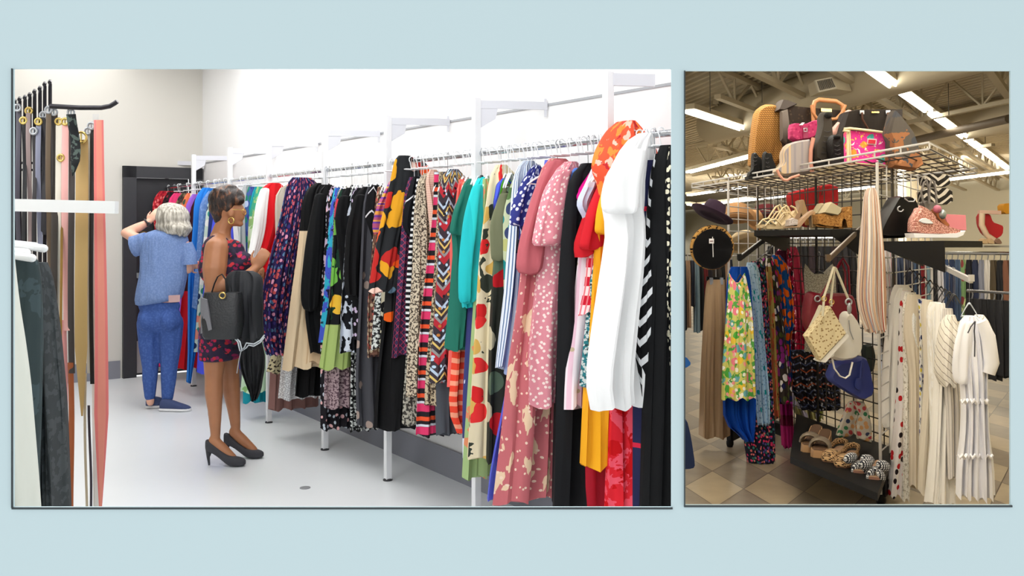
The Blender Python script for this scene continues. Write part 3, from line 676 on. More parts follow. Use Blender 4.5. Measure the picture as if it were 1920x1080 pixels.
def skin_mat(name, c, c2):
    t = NT(name); tc = t.new('ShaderNodeTexCoord'); no = t.new('ShaderNodeTexNoise'); no.inputs['Scale'].default_value = 12
    t.link(tc.outputs['Object'], no.inputs['Vector']); t.put(t.b.inputs['Base Color'], t.mix(no.outputs['Fac'], lin(c), lin(c2)))
    t.b.inputs['Roughness'].default_value = .48; t.b.inputs['Subsurface Weight'].default_value = .12
    t.b.inputs['Subsurface Radius'].default_value = (.02, .008, .005); t.b.inputs['Subsurface Scale'].default_value = .3
    return t.m
def hair_mat(name, cols, scale=(40, 40, 6), mid=.5, hi=.66):
    t = NT(name); tc = t.new('ShaderNodeTexCoord'); mp = t.new('ShaderNodeMapping'); mp.inputs['Scale'].default_value = scale
    no = t.new('ShaderNodeTexNoise'); no.inputs['Scale'].default_value = 2.2; no.inputs['Detail'].default_value = 4
    t.link(tc.outputs['Object'], mp.inputs[0]); t.link(mp.outputs[0], no.inputs['Vector'])
    r = t.new('ShaderNodeValToRGB'); el = r.color_ramp.elements
    el[0].position = .36; el[0].color = lin(cols[0]); el[1].position = hi; el[1].color = lin(cols[2]); e = el.new(mid); e.color = lin(cols[1])
    t.link(no.outputs['Fac'], r.inputs[0]); t.put(t.b.inputs['Base Color'], r.outputs[0]); t.b.inputs['Roughness'].default_value = .5
    b = t.new('ShaderNodeBump'); b.inputs['Strength'].default_value = .8; b.inputs['Distance'].default_value = .02
    t.link(no.outputs['Fac'], b.inputs['Height']); t.link(b.outputs[0], t.b.inputs['Normal'])
    return t.m
m_gold = mat('gold_metal', (214, 184, 110), .25, metal=1)

def pump(o, ang, sc=1.0, heelh=.1):
    """platform court shoe; o = floor point below the heel"""
    R = Matrix.Rotation(ang, 3, 'Z'); o = Vector(o)
    secs = [(-.028, .012, heelh + .0, heelh + .055), (-.02, .028, heelh - .012, heelh + .062), (.01, .032, heelh - .02, heelh + .05), (.05, .03, heelh - .04, heelh + .018), (.09, .032, .03, .085), (.125, .038, .004, .062), (.16, .042, .0, .058), (.195, .038, .002, .052), (.22, .024, .006, .042), (.228, .008, .014, .034)]
    loops = []
    for x, hw, zb, zt in secs:
        lp = []
        for i in range(14):
            a = 2 * PI * i / 14; cx_, cz = math.cos(a), math.sin(a)
            lp.append(o + R @ (Vector((x, hw * (abs(cx_) ** .6) * (1 if cx_ > 0 else -1), (zb + zt) / 2 + (zt - zb) / 2 * (abs(cz) ** .6) * (1 if cz > 0 else -1))) * sc))
        loops.append(lp)
    u = MB().loft(loops)
    h = MB().tube([o + R @ Vector((-.006, 0, heelh - .005)) * sc, o + R @ Vector((-.012, 0, .05)) * sc, o + R @ Vector((-.006, 0, 0)) * sc], [.022 * sc, .010 * sc, .0055 * sc], 10)
    return u, h
def sneaker(o, ang, L_=.25, h=.085):
    R = Matrix.Rotation(ang, 3, 'Z'); o = Vector(o); up = []; so = []
    for x, hw, zt in ((0, .02, .6), (.05, .034, 1), (.25, .036, .95), (.42, .037, .85), (.6, .042, .66), (.8, .044, .5), (.94, .032, .38), (1.0, .012, .3)):
        def lp(w, z0, z1):
            out = []
            for i in range(14):
                a = 2 * PI * i / 14; ca, sa = math.cos(a), math.sin(a)
                out.append(o + R @ Vector((x * L_, w * (abs(ca) ** .7) * (1 if ca > 0 else -1), (z0 + z1) / 2 + (z1 - z0) / 2 * (abs(sa) ** .7) * (1 if sa > 0 else -1))))
            return out
        up.append(lp(hw, .012, h * zt)); so.append(lp(hw * 1.1 + .002, 0, .024))
    return MB().loft(up), MB().loft(so)

# ---- woman in heels
YW = 5.68
def W(x, y, dy=0): return P(x, y, YW + dy)
foot = W(420, 865); t = thing('person', 'person with short auburn hair in a red and navy sleeveless dress and dark heels', 'person', (foot.x, YW, 0))
sk = skin_mat('warm_brown_skin', (158, 104, 70), (186, 128, 90))
b = MB()
b.ell(W(427, 384), .088, .072, .1); b.ell(W(440, 399), .06, .056, .085); b.ell(W(442, 414), .042, .04, .036)
b.caps([W(455, 390), W(459, 400)], [.011, .015]); b.caps([W(455, 409, -.012), W(455, 409, .012)], .012); b.ell(W(450, 420), .022, .026, .018)
b.ell(W(433, 399, -.066), .022, .012, .034); b.ell(W(433, 399, .066), .022, .012, .034)
b.caps([W(427, 405), W(417, 428), W(413, 448)], [.05, .054, .068])
b.caps([W(409, 460, -.15), W(412, 455, 0), W(415, 460, .15)], [.058, .07, .058])
b.ell(W(420, 495), .12, .14, .17); b.ell(W(416, 545), .105, .125, .15); b.ell(W(412, 605), .125, .155, .14)
b.caps([W(406, 466, -.17), W(402, 505, -.2), W(402, 542, -.21)], [.072, .073, .056])
b.caps([W(402, 542, -.21), W(436, 534, -.2), W(462, 522, -.17), W(479, 503, -.14)], [.055, .05, .043, .028])
hand(b, W(479, 503, -.14), (.5, .1, .85), (0, .8, .3), 28, 1, 1.0)
b.caps([W(418, 462, .17), W(428, 510, .2), W(432, 540, .2)], [.055, .05, .042]); b.caps([W(432, 540, .2), W(470, 520, .12)], [.042, .027])
hand(b, W(470, 520, .12), (.9, -.3, .2), (0, -.8, .3), 30, -1, 1.0)
for (hx, hy, kx, ky, ax, ay, dy, fy) in ((405, 610, 401, 708, 404, 818, -.085, 0), (420, 610, 432, 702, 442, 802, .085, .12)):
    b.caps([W(hx, hy, dy), W((hx + kx) / 2, (hy + ky) / 2, dy), W(kx, ky, dy), W(kx - 1 + (ax - kx) * .25, ky + 28, dy), W(kx + (ax - kx) * .6, ky + 62, dy), W(ax, ay, dy)], [.09, .075, .056, .056, .043, .03])
    b.caps([W(ax - 3, ay + 8, dy), W(ax + 12, ay + 22, dy), W(ax + 34, ay + 42, dy)], [.034, .034, .026])
fused('body', b, sk, t, .0075, 8)
hp = MB(); hp.ell(W(422, 374), .106, .1, .09); hp.ell(W(438, 370), .068, .082, .062); hp.ell(W(412, 388), .068, .085, .072); hp.caps([W(413, 394), W(415, 409)], [.064, .05]); hp.ell(W(428, 388, -.055), .03, .03, .035); hp.ell(W(448, 376, -.03), .035, .045, .03); hp.ell(W(430, 352), .05, .05, .022)
for i in range(26):
    a = random.uniform(0, 6.28); q = W(402 + random.uniform(0, 30), 360 + random.uniform(-4, 30), random.uniform(-.09, .05)); hp.caps([q, q + Vector((-.01, 0, -.025))], [.016, .007], 6)
fused('hair', hp, hair_mat('auburn_hair', ((30, 22, 20), (44, 30, 24), (140, 88, 54)), (22, 10, 10), .54, .76), t, .007, 2)
dress = MB().loft(shell([(446, 397, 416, .115), (456, 391, 428, .14), (470, 387, 438, .155), (484, 385, 462, .165), (496, 384, 474, .17), (510, 385, 472, .165), (545, 388, 456, .145), (580, 382, 463, .165), (615, 377, 468, .185), (650, 376, 458, .182), (672, 377, 448, .178)], YW))
dress.ell(W(403, 474), .072, .15, .115); dress.ell(W(405, 500), .1, .17, .12); dress.ell(W(436, 474), .072, .12, .085); dress.ell(W(452, 492), .075, .145, .07)
for q in (-.105, .105): dress.caps([W(397, 476, q * 1.2), W(404, 446, q), W(420, 452, q * .9), W(436, 480, q * 1.1)], [.03, .03, .028, .03])
o = part('sleeveless_dress', dress, pat('berry_print', (50, 42, 64), (S, 30, .32, [(196, 44, 74), (150, 40, 90), (190, 50, 60)]), ('noise', 26, .6, (40, 34, 50)), warp=.03, obj=True), t)
r = o.modifiers.new('r', 'REMESH'); r.mode = 'VOXEL'; r.voxel_size = .008; r.use_smooth_shade = True; s_ = o.modifiers.new('s', 'SMOOTH'); s_.iterations = 5
for i, (hx, hy, ang, dy) in enumerate(((394, 865, -.12, -.09), (428, 851, -.05, .085))):
    f = W(hx, 416); q = Vector((P(hx, 416, YW + dy).x, YW + dy, 0)); u, h = pump(q, ang, 1.0)
    sh = part('heeled_shoe', u, mat('charcoal_suede', (56, 56, 62), .8), t); smod(sh); part('stiletto_heel', h, MATS['charcoal_suede'], sh)
e = MB().torus(W(433.5, 414, -.09), .019, .0045, (.3, 1, 0), 20); part('hoop_earring', e, m_gold, t, label='round gold hoop earring')
g = MB(); g.tube([W(433, 393, -.068), W(446, 393, -.066), W(457, 394, -.05)], .0022, 6); g.torus(W(458, 397, -.03), .02, .002, (1, -.3, 0), 16); g.torus(W(458, 397, .03), .02, .002, (1, .3, 0), 16); g.tube([W(460, 396, -.012), W(460, 396, .012)], .002, 6)
part('eyeglasses', g, m_gold, t)
# bag on her arm
m_bl = mat('black_leather', (34, 36, 39), .45, bump=.2, bscale=90)
bag = thing('handbag', 'black leather bucket handbag with a gold ring on the arm of the person in heels', 'handbag', W(418, 632, -.33))
bb = MB(); loops = []
for (y, xl, xr, th) in ((548, 384, 452, .05), (560, 382, 454, .065), (600, 380, 456, .08), (628, 383, 454, .08), (634, 386, 450, .07)):
    a = W(xl, y, -.33); d = W(xr, y, -.33); cc = (a + d) / 2; hw = (d - a).length / 2
    loops.append([cc + Vector((hw * (abs(math.cos(q)) ** .45) * (1 if math.cos(q) > 0 else -1), th * (abs(math.sin(q)) ** .6) * (1 if math.sin(q) > 0 else -1), 0)) for q in [2 * PI * (i + .5) / 20 for i in range(20)]])
part('bag_body', bb.loft(loops), m_bl, bag)
sp = MB().extr([W(376, 558, -.38), W(387, 562, -.42), W(397, 618, -.42), (W(376, 626, -.38))], (0, .02, 0)); part('side_flap', sp, mat('grey_lining', (120, 120, 126), .6), bag, label='pale grey side flap')
for q in (-.37, -.3):
    hh = MB(); hh.tube([W(397, 548, q), W(402, 532, q), W(408, 519, q), W(416, 514, q), W(423, 524, q), W(425, 550, q)], .011, 8, flat=.3, up=(0, 1, 0)); part('handle', hh, m_bl, bag)
part('ring', MB().torus(W(417, 554, -.415), .017, .0045, (0, 1, 0)), m_gold, bag, label='gold ring on the front')
# cloth draped on the forearm, with its clear hangers
sh = thing('draped_shawl', 'black garments draped over the forearm of the person in heels', 'clothing', W(460, 520, -.27))
def drp(rows, dy, k, amp, T, seed):
    out = []; R = W(460, 520, dy)
    for y, xl, xr in rows:
        a = W(xl, y, dy); d = W(xr, y, dy); out.append((a.z, a.x, d.x))
    mb = drape(out, T, k, amp, seed, hem=.02); mb.v = [Vector((v.x, v.y + YW + dy, v.z)) for v in mb.v]; return mb
part('upper_cloth', drp([(508, 436, 474), (514, 424, 490), (530, 421, 494), (560, 428, 491), (600, 434, 490), (638, 436, 493)], -.24, 3, .022, .05, 3), mat('charcoal_cloth', (40, 42, 46), .75), sh)
part('ruffled_cloth', drp([(636, 452, 490), (665, 450, 497), (690, 452, 497), (712, 460, 492), (735, 468, 488), (744, 474, 482)], -.2, 5, .016, .035, 5), mat('black_ruffle', (30, 31, 34), .8), sh)
ch = thing('clothes_hanger', 'clear plastic hangers dangling from the black garments below the handbag', 'hanger', W(452, 655, -.36))
for off in (0, 4):
    mb = MB(); mb.tube([W(419 + off, 603, -.36), W(423 + off, 614, -.36), W(434 + off, 628, -.36), W(446 + off, 641, -.36), W(450 + off, 658, -.36), W(458 + off, 652, -.36), W(462 + off, 643 + off, -.36), W(476, 645 + off, -.36), W(488, 638 + off, -.36), W(496, 628 + off, -.36)], .0045, 6)
    part('hanger_arms', mb, HANG[('clear', 0)].children[0].data.materials[0], ch)
mb = MB(); mb.tube([W(452, 658, -.36), W(448, 676, -.36), W(444, 700, -.36)], .003, 6); part('hanger_hook', mb, m_steel, ch)

# ---- grey-haired person
YW = 7.24
foot = W(300, 768); t = thing('person', 'person with a grey bob in a heather blue t-shirt and skinny jeans', 'person', (foot.x, YW, 0))
sk2 = skin_mat('fair_skin', (226, 170, 144), (236, 184, 160))
b = MB(); b.ell(W(324, 410), .085, .09, .11); b.ell(W(324, 424, .05), .06, .06, .07); b.caps([W(324, 425), W(320, 445)], [.055, .062])
b.caps([W(275, 450), W(310, 444), W(340, 460)], [.055, .07, .042]); b.ell(W(308, 490), .16, .11, .2); b.ell(W(300, 560), .15, .11, .15)
b.caps([W(272, 452, -.02), W(252, 446, .02), W(236, 437, .06)], [.05, .046, .04]); b.caps([W(236, 437, .06), W(258, 427, .1), W(280, 416, .14)], [.041, .04, .026])
hand(b, W(280, 416, .14), (.5, .25, .85), (.3, .9, 0), 22, 1)
b.caps([W(348, 462), W(354, 484), W(352, 505, .02)], [.05, .045, .038]); b.caps([W(352, 505, .02), W(356, 500, .25)], [.038, .026]); hand(b, W(356, 500, .25), (.1, 1, .1), (1, 0, 0), 25)
for ax, ay in ((281, 738), (314, 742)): b.caps([W(ax, ay - 60), W(ax, ay), W(ax + 1, ay + 16)], [.04, .034, .032])
fused('body', b, sk2, t, .009, 8)
hp = MB(); hp.ell(W(324, 408), .135, .125, .118); hp.ell(W(325, 424), .142, .12, .08); hp.ell(W(318, 396), .1, .1, .07)
for i in range(30):
    a = 2 * PI * i / 30; q = W(326 + 28 * math.cos(a), 426 + 3 * math.cos(a), .105 * math.sin(a)); hp.caps([q, q + Vector((-.02 * math.cos(a), 0, -.045 - .015 * random.random()))], [.03, .014], 6)
fused('hair', hp, hair_mat('silver_hair', ((148, 142, 130), (186, 180, 168), (222, 216, 204)), (30, 30, 4)), t, .009, 2)
tee = MB().loft(shell([(428, 300, 332, .06), (433, 284, 344, .09), (440, 270, 352, .115, 0, -.01), (456, 262, 355, .12, 0, -.02), (480, 263, 355, .13), (510, 264, 352, .14), (535, 258, 347, .15), (560, 253, 342, .155, 0, .02), (570, 255, 340, .15, 0, .035)], YW))
mt = pat('heather_blue', (114, 140, 190), ('noise', 90, .52, (128, 152, 200)), bump=.4, obj=True)
b2 = MB(); 
o = part('t_shirt', tee, mt, t); smod(o)
s1 = MB(); s1.tube([W(276, 452, -.03), W(262, 458, -.01), W(250, 462, .0)], [.075, .085, .088], 14, flat=.7); part('sleeve', s1, mt, o)
s2 = MB(); s2.tube([W(346, 458), W(353, 478), W(354, 496)], [.062, .068, .066], 14); part('sleeve', s2, mt, o)
jm = MB(); jm.ell(W(299, 574), .165, .125, .08); jm.ell(W(299, 596), .172, .135, .13); jm.ell(W(280, 600, -.05), .09, .1, .1); jm.ell(W(318, 600, -.05), .09, .1, .1)
jm.caps([W(280, 606), W(280, 650), W(282, 690), W(281, 712), W(281, 742)], [.098, .082, .063, .058, .044])
jm.caps([W(320, 606), W(319, 650), W(317, 690), W(316, 712), W(314, 745)], [.1, .086, .066, .06, .046])
jn = fused('jeans', jm, pat('denim_blue', (64, 92, 158), ('noise', 60, .54, (74, 103, 170)), bump=.35, obj=True), t, .009, 5)
pk = MB(); pk.extr([W(316, 554, -.16), W(337, 553, -.16), W(337, 566, -.16), W(316, 567, -.16)], (0, .012, 0)); solo('phone', pk, mat('pink_phone_case', (196, 160, 160), .4), 'dusty pink phone in the back pocket of the blue jeans', 'phone')
wt = MB(); wt.torus(W(276, 418, .13), .032, .008, (.7, .3, .5), 16); wt.ell(W(279, 421, .1), .018, .008, .02); part('wrist_watch', wt, mat('watch_black', (34, 34, 40), .3), t)
for (x, ang, dy) in ((273, .25, .06), (300, -.05, -.04)):
    q = P(x, 416, YW + dy); u, so = sneaker((q.x, YW + dy, 0), ang, .25, .1)
    shoe = part('sneaker', u, mat('navy_knit', (62, 76, 118), .8, bump=.3, bscale=200), t); smod(shoe); part('shoe_sole', so, mat('white_rubber', (236, 236, 238), .5), shoe)

# ================================================================== BELT RACK IN FRONT
YB = 2.25
def B(x, y, dy=0): return P(x, y, YB + dy)
m_dk = mat('dark_wire', (52, 50, 54), .35, metal=.7)
t = thing('belt_rack', 'dark wire belt rack with a curved top arm at the left edge of the aisle', 'belt rack', (B(60, 416).x, YB, 0))
for i, (x, y0) in enumerate(((28, 188), (37, 184), (47, 181), (56, 176), (65, 170), (75, 164), (84, 156), (94, 152))):
    mb = MB(); mb.tube([B(x, 1080, .03), B(x, y0 + 6, .03), B(x, y0, .0), B(x - 1, y0 + 3, -.03)], .0045, 8); part('upright_wire', mb, m_dk, t)
for y in (305, 318): part('cross_wire', MB().tube([B(0, y, .03), B(96, y + 1, .03)], .003, 6), m_dk, t)
part('top_arm', MB().tube([B(94, 199), B(150, 202), B(190, 202), B(206, 199), B(216, 193), B(220, 190)], .006, 8), m_dk, t)
solo('display_bar', MB().bar(B(0, 384, -.05), B(219, 389, -.05), .022, .03), mat('satin_chrome', (246, 247, 248), .25, metal=.2), 'thick chrome hang bar crossing in front of the belts', 'display bar', B(100, 386, -.05))
def belt(x, w, y0, y1, m, label, dy, taper=0, sway=3, buckle=True, kind='belt', w2=None):
    t = thing(kind, label, kind, B(x, y0, dy)); n = 12; pts = []; rs = []
    for i in range(n + 1):
        q = i / n; y = y0 + (y1 - y0) * q
        pts.append(B(x + sway * math.sin(q * 5 + x) + 2 * q, y, dy + .006 * math.sin(q * 7 + x)))
        ww = w if w2 is None else w + (w2 - w) * q
        rs.append(ww / 2 * YB / F * (1 if q < .75 or not taper else 1 - (q - .75) * 3.4 * taper))
    part('strap', MB().tube(pts, rs, 10, flat=.12, up=(1, 0, 0)), m, t)
    if buckle:
        mb = MB(); p = B(x, y0 - 4, dy); r = max(.008, w * .42 * YB / F)
        mb.torus(p, r, .003, (0, 1, 0), 16); mb.tube([p + Vector((0, 0, -r)), p + Vector((0, 0, r))], .002, 6); part('buckle', mb, m_steel if x % 2 else m_gold, t)
def lm(n, c_): return mat('leather_' + n, c_, .5)
bl = [(33, 9, 206, 470, (70, 66, 78), 'grey-violet thin belt nearest the left edge of the belt rack'), (44, 8, 230, 480, (36, 36, 40), 'thin black belt, second on the belt rack'),
      (54, 9, 212, 470, (150, 130, 128), 'mauve beige belt hanging under the third upright wire'), (63, 8, 250, 466, (44, 40, 44), 'thin black belt under the fourth upright wire'),
      (72, 10, 232, 470, (128, 130, 150), 'slate blue belt under the fifth upright wire'), (81, 10, 220, 440, (46, 44, 50), 'black belt under the tallest upright wires'),
      (91, 10, 210, 560, (96, 78, 58), 'brown studded belt at the end of the uprights'), (101, 13, 214, 640, (58, 50, 44), 'dark brown belt just right of the uprights'),
      (110, 11, 232, 950, (238, 230, 214), 'ivory belt between the dark brown and pink belts'), (114, 5, 300, 800, (150, 112, 40), 'thin bronze chain belt over the ivory belt'),
      (122, 13, 232, 620, (238, 178, 172), 'pale pink belt with a red stitched top'), (119, 12, 600, 960, (232, 160, 158), 'pink satin sash tail hanging low beside the dark trousers'),
      (133, 12, 215, 700, (62, 54, 52), 'charcoal belt left of the wide tan belt'), (132, 11, 680, 990, (168, 88, 44), 'rust braided belt hanging down to the floor'),
      (165, 9, 250, 700, (200, 196, 188), 'pale silver belt right of the wide tan belt'), (171, 8, 240, 720, (30, 28, 28), 'black skinny belt left of the wide coral sash'),
      (160, 5, 700, 990, (190, 176, 150), 'beige cord tail below the wide tan belt'), (168, 5, 760, 990, (60, 54, 66), 'dark cord tail under the black skinny belt')]
for i, (x, w_, y0, y1, col_, lb) in enumerate(bl): belt(x, w_, y0, y1, lm(str(i), col_), lb, .01 + .004 * (i % 3), buckle=y0 < 400, sway=1.6)
belt(152, 24, 262, 780, mat('tan_strap', (190, 156, 98), .6), 'wide tan belt in the middle of the belt rack', 0, 1, 1.5)
belt(187, 18, 225, 960, pat('coral_sash', (240, 150, 132), ('vs', .03, .4, (236, 128, 124))), 'wide coral sash tapering to a point at the right end of the belt rack', -.01, 1, 2, False, 'sash', w2=30)
belt(178, 12, 214, 980, c('white_sash', (232, 230, 226)), 'white sash behind the wide coral sash', .03, 0, 1.5, False, 'sash')
belt(137, 18, 214, 330, pat('black_lace', (34, 36, 38), ('noise', 50, .52, (84, 96, 90))), 'black braided scarf knotted over the top arm of the belt rack', -.02, 1, 4, False, 'scarf')
# garments under the chrome bar
YB = 2.0
def BG(xh, yh, rows, m, label, name, dy=0, **k):
    R = P(xh, yh, YB + dy); return hang(name, label, name, R, Vector((1, 0, 0)), rows, m, clip=False, **k)
BG(60, 455, [(478, 20, 62), (490, 5, 72), (560, -20, 76), (700, -25, 74), (960, -25, 72)], pat('dark_teal', (56, 68, 70), ('noise', 12, .55, (70, 84, 88))), 'dark teal jacket hanging at the left edge below the chrome bar', 'jacket', T=.04, k=2)
BG(90, 455, [(492, 56, 88), (520, 50, 100), (600, 55, 108), (760, 60, 118), (960, 62, 126)], pat('dark_tweed', (62, 66, 68), ('noise', 40, .52, (76, 80, 82))), 'charcoal tweed coat beside the dark teal jacket', 'coat', dy=.12, T=.03, k=2)
BG(20, 455, [(470, 0, 24), (560, -20, 32), (700, -20, 50), (960, -20, 72)], c('cream_white', (226, 228, 218)), 'off-white coat sweeping across the bottom left corner', 'coat', dy=-.12, T=.03, k=1)
for i, (x, y) in enumerate(((66, 462), (82, 466), (50, 474), (60, 484))):
    mb = MB(); mb.caps([P(x - 60, y - 8, YB - .02 * i), P(x, y, YB - .02 * i)], [.007, .009]); solo('hanger_clip', mb, mat('satin_chrome', (0, 0, 0)), ['upper left', 'upper right', 'lower left', 'lowest'][i] + ' silver trouser hanger below the chrome bar at the left edge', 'hanger')
ROOM[0] = 0
# ================================================================== SECOND ROOM
ROOM[0] = 1
EX = Vector((1, 0, 0))
dA = Vector((1135 / F, 1, 0)).normalized(); dB = Vector((-360 / F, 1, 0)).normalized()
def G(px, py, z=0):
    """point of the level plane z seen at a pixel"""
    Y = (z - 1.5) * F / (464 - py); return Vector(((px - 960) * Y / F, Y, z))
def Q(px, py, Y): return P(px, py, Y, 1)
m_grid = mat('chrome_wire', (206, 204, 202), .35, metal=.35)
m_grid2 = mat('dark_grid_wire', (70, 66, 62), .4, metal=.6)
m_blk = mat('black_enamel', (9, 9, 10), .55, spec=.25)
m_beige = mat('ceiling_beige_paint', (196, 184, 158), .75)
# ---- floor: vinyl squares laid along the two shop directions
t_ = NT('vinyl_tile_floor'); tc = t_.new('ShaderNodeTexCoord'); sp = t_.new('ShaderNodeSeparateXYZ'); t_.link(tc.outputs['Object'], sp.inputs[0])
det = dA.x * dB.y - dA.y * dB.x
def lincomb(a, b_): return t_.math('ADD', t_.math('MULTIPLY', sp.outputs[0], a), t_.math('MULTIPLY', sp.outputs[1], b_))
ca = lincomb(dB.y / det, -dB.x / det); cb_ = lincomb(-dA.y / det, dA.x / det)
ga = t_.math('DIVIDE', t_.math('ADD', ca, 40.1), .47); gb = t_.math('DIVIDE', t_.math('ADD', cb_, 40.05), .46)
fa, fb_ = t_.math('FLOOR', ga), t_.math('FLOOR', gb)
chk = t_.math('MODULO', t_.math('ADD', fa, fb_), 2.0)
cmb = t_.new('ShaderNodeCombineXYZ'); t_.link(fa, cmb.inputs[0]); t_.link(fb_, cmb.inputs[1])
wn = t_.new('ShaderNodeTexWhiteNoise'); t_.link(cmb.outputs[0], wn.inputs[0])
no = t_.new('ShaderNodeTexNoise'); no.inputs['Scale'].default_value = 9; no.inputs['Detail'].default_value = 6; t_.link(tc.outputs['Object'], no.inputs['Vector'])
c1 = t_.mix(no.outputs['Fac'], lin((108, 98, 84)), lin((150, 137, 118))); c2 = t_.mix(no.outputs['Fac'], lin((146, 132, 108)), lin((178, 162, 134)))
mm = t_.math('GREATER_THAN', t_.math('ADD', t_.math('MULTIPLY', chk, .6), t_.math('MULTIPLY', wn.outputs[0], .5)), .5)
col = t_.mix(mm, c1, c2)
ln = t_.math('LESS_THAN', t_.math('MINIMUM', t_.math('FRACT', ga), t_.math('FRACT', gb)), .018)
t_.put(t_.b.inputs['Base Color'], t_.mix(ln, col, lin((84, 74, 62)))); t_.b.inputs['Roughness'].default_value = .3
m_tile = t_.m
far0 = G(1895, 330, 4.3)            # ceiling line of the far wall
def fw(s, z): return Vector((far0.x, far0.y, z)) + dB * s
poly = [(.1835 * 1.003, 1.003), (.62 * 1.003, 1.003), (.66 * 40, 40), (fw(-12, 0).x + 0, fw(-12, 0).y), (fw(34, 0).x, fw(34, 0).y), (.1835 * 66, 66)]
R0 = Vector((.64, 1.01, 0)); R1 = Vector((24.5, 34, 0))
poly = [(.189, 1.003), (R0.x, R0.y), (R1.x, R1.y), (fw(36, 0).x, fw(36, 0).y)]
fb2 = MB(); fb2.prism(poly, -.05, 0); struct('floor', fb2, m_tile)
m_wall2 = mat('tan_wall_paint', (196, 186, 158), .8)
mb = MB(); mb.extr([fw(-6, 0), fw(37, 0), fw(37, 4.4), fw(-6, 4.4)], (.1, .3, 0)); struct('wall_far', mb, m_wall2)
mb = MB(); mb.extr([R0, R1, R1 + Vector((0, 0, 4.4)), R0 + Vector((0, 0, 4.4))], (.1, .004, 0)); struct('wall_side', mb, m_wall2)
# ribbed ceiling deck (ribs run with dB)
nB = Vector((dB.y, -dB.x, 0)); mb = MB(); loops = []
o0 = Vector((.2, 1, 4.3)); W_ = 26; n = 150; prof = []
for i in range(n):
    s = i * W_ / n
    for a, z in ((0, 0), (.45, 0), (.55, -.06), (.9, -.06)): prof.append((s + a * W_ / n, z))
A_, B_ = [], []
for s, z in prof:
    p = o0 + nB * s + Vector((0, 0, z)); A_.append(p - dB * 4); B_.append(p + dB * 72)
mb.loft([A_, B_], cap=False, closed=False); struct('ceiling', mb, m_beige)
# open web joists (run with dA) and girders
def truss(a, b, zt, zb, step, w=.05, name='roof_joist', label='', group=None):
    a = Vector(a); b = Vector(b); d = (b - a); Lx = d.length; d.normalize()
    th = thing(name, label, 'roof joist', a + Vector((0, 0, zb)), 0, group)
    part('bottom_chord', MB().bar(a + Vector((0, 0, zb)), b + Vector((0, 0, zb)), w * 1.5, w), m_beige, th)
    part('top_chord', MB().bar(a + Vector((0, 0, zt)), b + Vector((0, 0, zt)), w * 1.5, w), m_beige, th)
    wb = MB(); k = int(Lx / step)
    for i in range(k):
        p0 = a + d * (i * step); p1 = a + d * ((i + .5) * step); p2 = a + d * ((i + 1) * step)
        wb.bar(p0 + Vector((0, 0, zt)), p1 + Vector((0, 0, zb)), w * .5); wb.bar(p1 + Vector((0, 0, zb)), p2 + Vector((0, 0, zt)), w * .5)
        wb.bar(p1 + Vector((0, 0, zb)), p1 + Vector((0, 0, zt)), w * .4)
    part('web', wb, m_beige, th, smooth=False); return th
n_ = 0
for c0 in (-.3, -1.6, -3.6, -4.7, -6.0, -7.4, -9.0, -10.8, -13):
    Y0 = max(8.0, -c0 / .45 * 1.0); Y1 = 36
    x0 = c0 + .6676 * Y0
    if x0 < .19 * Y0: Y0 = c0 / (.19 - .6676); x0 = c0 + .6676 * Y0
    if Y0 > 34: continue
    truss((x0 + .2, Y0 + .3, 0), (min(c0 + .6676 * Y1, 99), Y1, 0), 4.2, 3.78, 1.5, .07, label='beige open-web roof joist under the ribbed shop ceiling', group='roof joists')
for (px, py) in ((1500, 250), (1560, 300), (1500, 372)):
    g0 = G(px, py, 3.85); s0 = -(g0.y - 9) / dB.y
    a = g0 + dB * -6; b = g0 + dB * ((g0.x - .2 * g0.y) / .403); a.z = b.z = 0
    truss(a, b, 4.15, 3.6, 1.4, .06, label='long beige girder crossing below the roof joists', name='roof_girder', group='roof girders')
for (px, py, r, lab) in ((1450, 200, .34, 'fat beige air duct running behind the stacked handbags'), (1850, 225, .3, 'beige air duct at the upper right of the ceiling')):
    g0 = G(px, py, 3.86); mb = MB(); mb.tube([g0 - dB * 5, g0 + dB * min(9, (g0.x - .225 * g0.y) / .403)], r, 20)
    solo('air_duct', mb, m_beige, lab, 'air duct', g0)
g0 = G(1850, 238, 3.5); solo('sprinkler_pipe', MB().tube([G(1720, 262, 3.5), G(1895, 222, 3.5)], .07, 10), mat('pipe_brown', (112, 98, 80), .6), 'dark pipe crossing under the right hand duct', 'pipe')
vt = thing('ceiling_vent', 'square louvred vent box hanging by the duct above the handbags', 'vent', G(1556, 162, 3.55))
part('vent_box', MB().extr([Q(1533, 149, 12.06), Q(1562, 143, 12.06), Q(1590, 140, 12.4), Q(1600, 170, 12.4), Q(1572, 166, 12.06), Q(1538, 172, 12.06)], (0, .35, 0)), m_beige, vt)
vf = MB(); a = Q(1531, 149, 12); b = Q(1562, 143, 12); c_ = Q(1572, 164, 12); d_ = Q(1538, 172, 12)
vf.extr([a, b, c_, d_], (0, .05, 0)); fr = part('vent_frame', vf, mat('vent_frame_paint', (206, 198, 178), .6), vt)
vs_ = MB()
for i in range(9):
    q = (i + 1) / 10; vs_.bar(a.lerp(d_, .12).lerp(b.lerp(c_, .12), q) + Vector((0, -.02, 0)), a.lerp(d_, .88).lerp(b.lerp(c_, .88), q) + Vector((0, -.02, 0)), .012)
part('louvre', vs_, mat('louvre_dark', (92, 84, 72), .6), fr)
